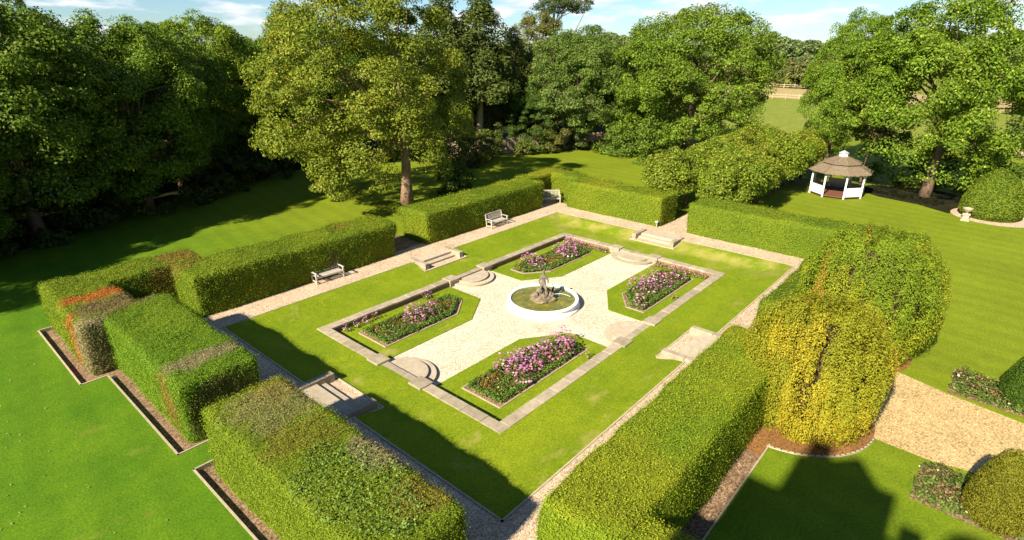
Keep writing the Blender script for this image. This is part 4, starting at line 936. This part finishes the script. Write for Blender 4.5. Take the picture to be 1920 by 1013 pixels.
# hedgerow and distant trees beyond the fields
ht = None
k = 0
for (x, y, s, hh) in [(166,20,7,5),(168,31,8,6),(172,42,7,5),(176,53,8,6),(180,64,7,5),(184,76,8,6),(188,-6,7,6),(192,-18,8,7),(120,-19.5,5,4.5),(128,-26,6,5.5),(136,-33,6,6)]:
    if ht is None:
        ht = bush('field_hedgerow_bush', (0,0,0), (1,1,1), 3600, .13, (.075,.10,.02), (.15,.155,.04), 'scrubby bush of the hedgerow at the far side of the field', 'shrub', 'hedgerow bushes beyond the field', c2=(.2,.15,.06), clumps=24); o = ht
    else: o = link_copy(ht)
    o.location = (x,y,0); o.scale = (s,s,hh); o.rotation_euler = (0,0,k*1.3); k += 1
far = MB(); D = []
t0 = tree('distant_tree', (300,95,0), 14, .6, (0,0,7.6), (7,7,7), 'distant tree in the belt on the horizon', 'tree', 'distant tree belt', n_limb=5, n_clump=60, cr=(1.6,2.8), n_leaf=60, size=1.1, c0=(.06,.085,.028), c1=(.11,.14,.045), flat=.65, inner=.2, zmin=.5, seed=51)
rr_ = random.Random(5)
for k in range(46):
    a = R(-14+1.35*k); dd_ = rr_.uniform(285,340); x, y = CAM.x+dd_*math.cos(a), CAM.y+dd_*math.sin(a)
    s = rr_.uniform(.85,1.15); copy_of(t0, (x,y,0), rr_.uniform(0,6), (s*1.15,s*1.15,s*rr_.uniform(.9,1.12)), 'distant tree in the belt on the horizon', 'distant tree belt', (rr_.uniform(1.3,1.7),)*3)  # paler crown tint carries the distance haze
for (x,y,s) in [(150,-24,.8),(158,-34,.9),(170,-42,1.0),(150,-44,.9),(175,-28,.95)]:
    copy_of(t0, (x,y,0), x, (s*.9,s*.9,s), 'tree at the right edge beyond the field behind the lime', 'trees beyond the right field', (1.0,1.05,.9))
# paddock rails across the far field
pf = empty('paddock_fence', (127,26,0), 0, 'wooden paddock rails across the far tan field', 'fence')
for x, y0, y1 in ((0,-20,34),(37,-20,40)):
    for k in range(int((y1-y0)/3)+1):
        m = MB(); m.bar((x,y0+3*k,0),(x,y0+3*k,1.3),.16); m.build('post', M['fence'], pf)
    for z in (.5,1.0):
        m = MB(); m.bar((x,y0,z),(x,y1,z),.06,.14); m.build('rail', M['fence'], pf)

# pale horse grazing at the right edge
hv = [(0,0,1.18),(.45,0,1.2),(-.5,0,1.2),(-.75,0,1.18),(.75,0,1.22),(1.0,0,1.30),(1.22,0,1.05),(1.38,0,.72),(1.50,0,.45),
      (.68,.16,.95),(.68,.17,.5),(.66,.17,.05),(.72,-.16,.95),(.80,-.17,.5),(.76,-.17,.05),(-.68,.17,.95),(-.60,.18,.62),(-.72,.18,.45),(-.70,.18,.05),(-.68,-.17,.95),(-.56,-.18,.62),(-.66,-.18,.45),(-.64,-.18,.05),(-.98,0,1.1),(-1.02,0,.7),(1.02,.08,1.42),(1.02,-.08,1.42)]
he = [(0,1),(0,2),(2,3),(1,4),(4,5),(5,6),(6,7),(7,8),(4,9),(9,10),(10,11),(4,12),(12,13),(13,14),(3,15),(15,16),(16,17),(17,18),(3,19),(19,20),(20,21),(21,22),(3,23),(23,24),(5,25),(5,26)]
hr = [.29,.30,.28,.27,.27,.2,.16,.13,.09,.13,.07,.06,.13,.07,.06,.15,.09,.07,.06,.15,.09,.07,.06,.06,.05,.03,.03]
hs = empty('horse', (66.4,-18.6,0), R(115), 'pale horse grazing in the paddock at the right edge', 'horse'); skin('body', hv, he, hr, M['hide'], hs)

# ------------------------------------------------------------------ the house behind the viewpoint (its shadow falls on the near lawn)
hb = empty('brick_house', (-32,-27.9,0), 0, 'tall brick house behind the viewpoint whose shadow falls on the near right lawn', 'house')
MB().box(-6,7,-16,13.9,0,12.9).build('wall', M['house'], hb)
MB().box(-6,7.02,10.1,12.9,12.9,14.3).build('parapet', M['house'], hb)
m = MB(); m.add([(7.02,10.6,14.3),(7.02,12.4,14.3),(7.02,11.3,15.1),(-6,10.6,14.3),(-6,12.4,14.3),(-6,11.3,15.1)], [(0,1,2),(5,4,3),(0,2,5,3),(1,4,5,2),(0,3,4,1)]); m.build('gable', M['house'], hb)
m = MB(); m.add([(-6.4,-16.4,12.9),(6.6,-16.4,12.9),(6.6,9.6,12.9),(-6.4,9.6,12.9),(0,-14,15.2),(0,8,15.2)], [(0,1,4),(1,2,5,4),(2,3,5),(3,0,4,5)]); m.build('roof', M['tile'], hb)
MB().box(5.6,6.6,12.0,12.7,13,15.4).build('chimney', M['house'], hb); MB().box(5.2,6.4,9.3,9.9,12.9,13.9).build('chimney', M['house'], hb); m = MB(); m.lathe([(.9,12.5),(.9,13.6),(.6,14.3),(.05,14.7)], 20, (6.0,8.2,0)); m.build('turret', M['tile'], hb)
for fl in range(3):
    for k in range(6):
        y = -13+k*4.4; w_ = MB().box(7.0,7.08,y,y+1.3,1.2+fl*3.9,3.4+fl*3.9).build('window', M['white'], hb)
        MB().box(7.08,7.1,y+.1,y+1.2,1.3+fl*3.9,3.3+fl*3.9).build('pane', M['glass'], w_)

# ------------------------------------------------------------------ fallen leaves on the lawns
n_ = 700; P = np.stack([rng.uniform(24,36,n_), rng.uniform(-20,8,n_), np.full(n_,.03)],1)
P2 = np.stack([rng.uniform(-30,-19,260), rng.uniform(-6,16,260), np.full(260,.03)],1); P = np.concatenate([P,P2]); P = P[fbm(P,.3,31) > .42]
V, F, K = leaves(P, np.tile(np.array([[0,0,1.0]]),(len(P),1)), .075, mixcol((.30,.22,.07),(.45,.40,.20), rng.random(len(P))), .6, .25)
tag(mk('fallen_leaves', V, F, M['petal'], None, K), 'scattered pale fallen leaves on the lawns', 'leaves', kind='stuff')
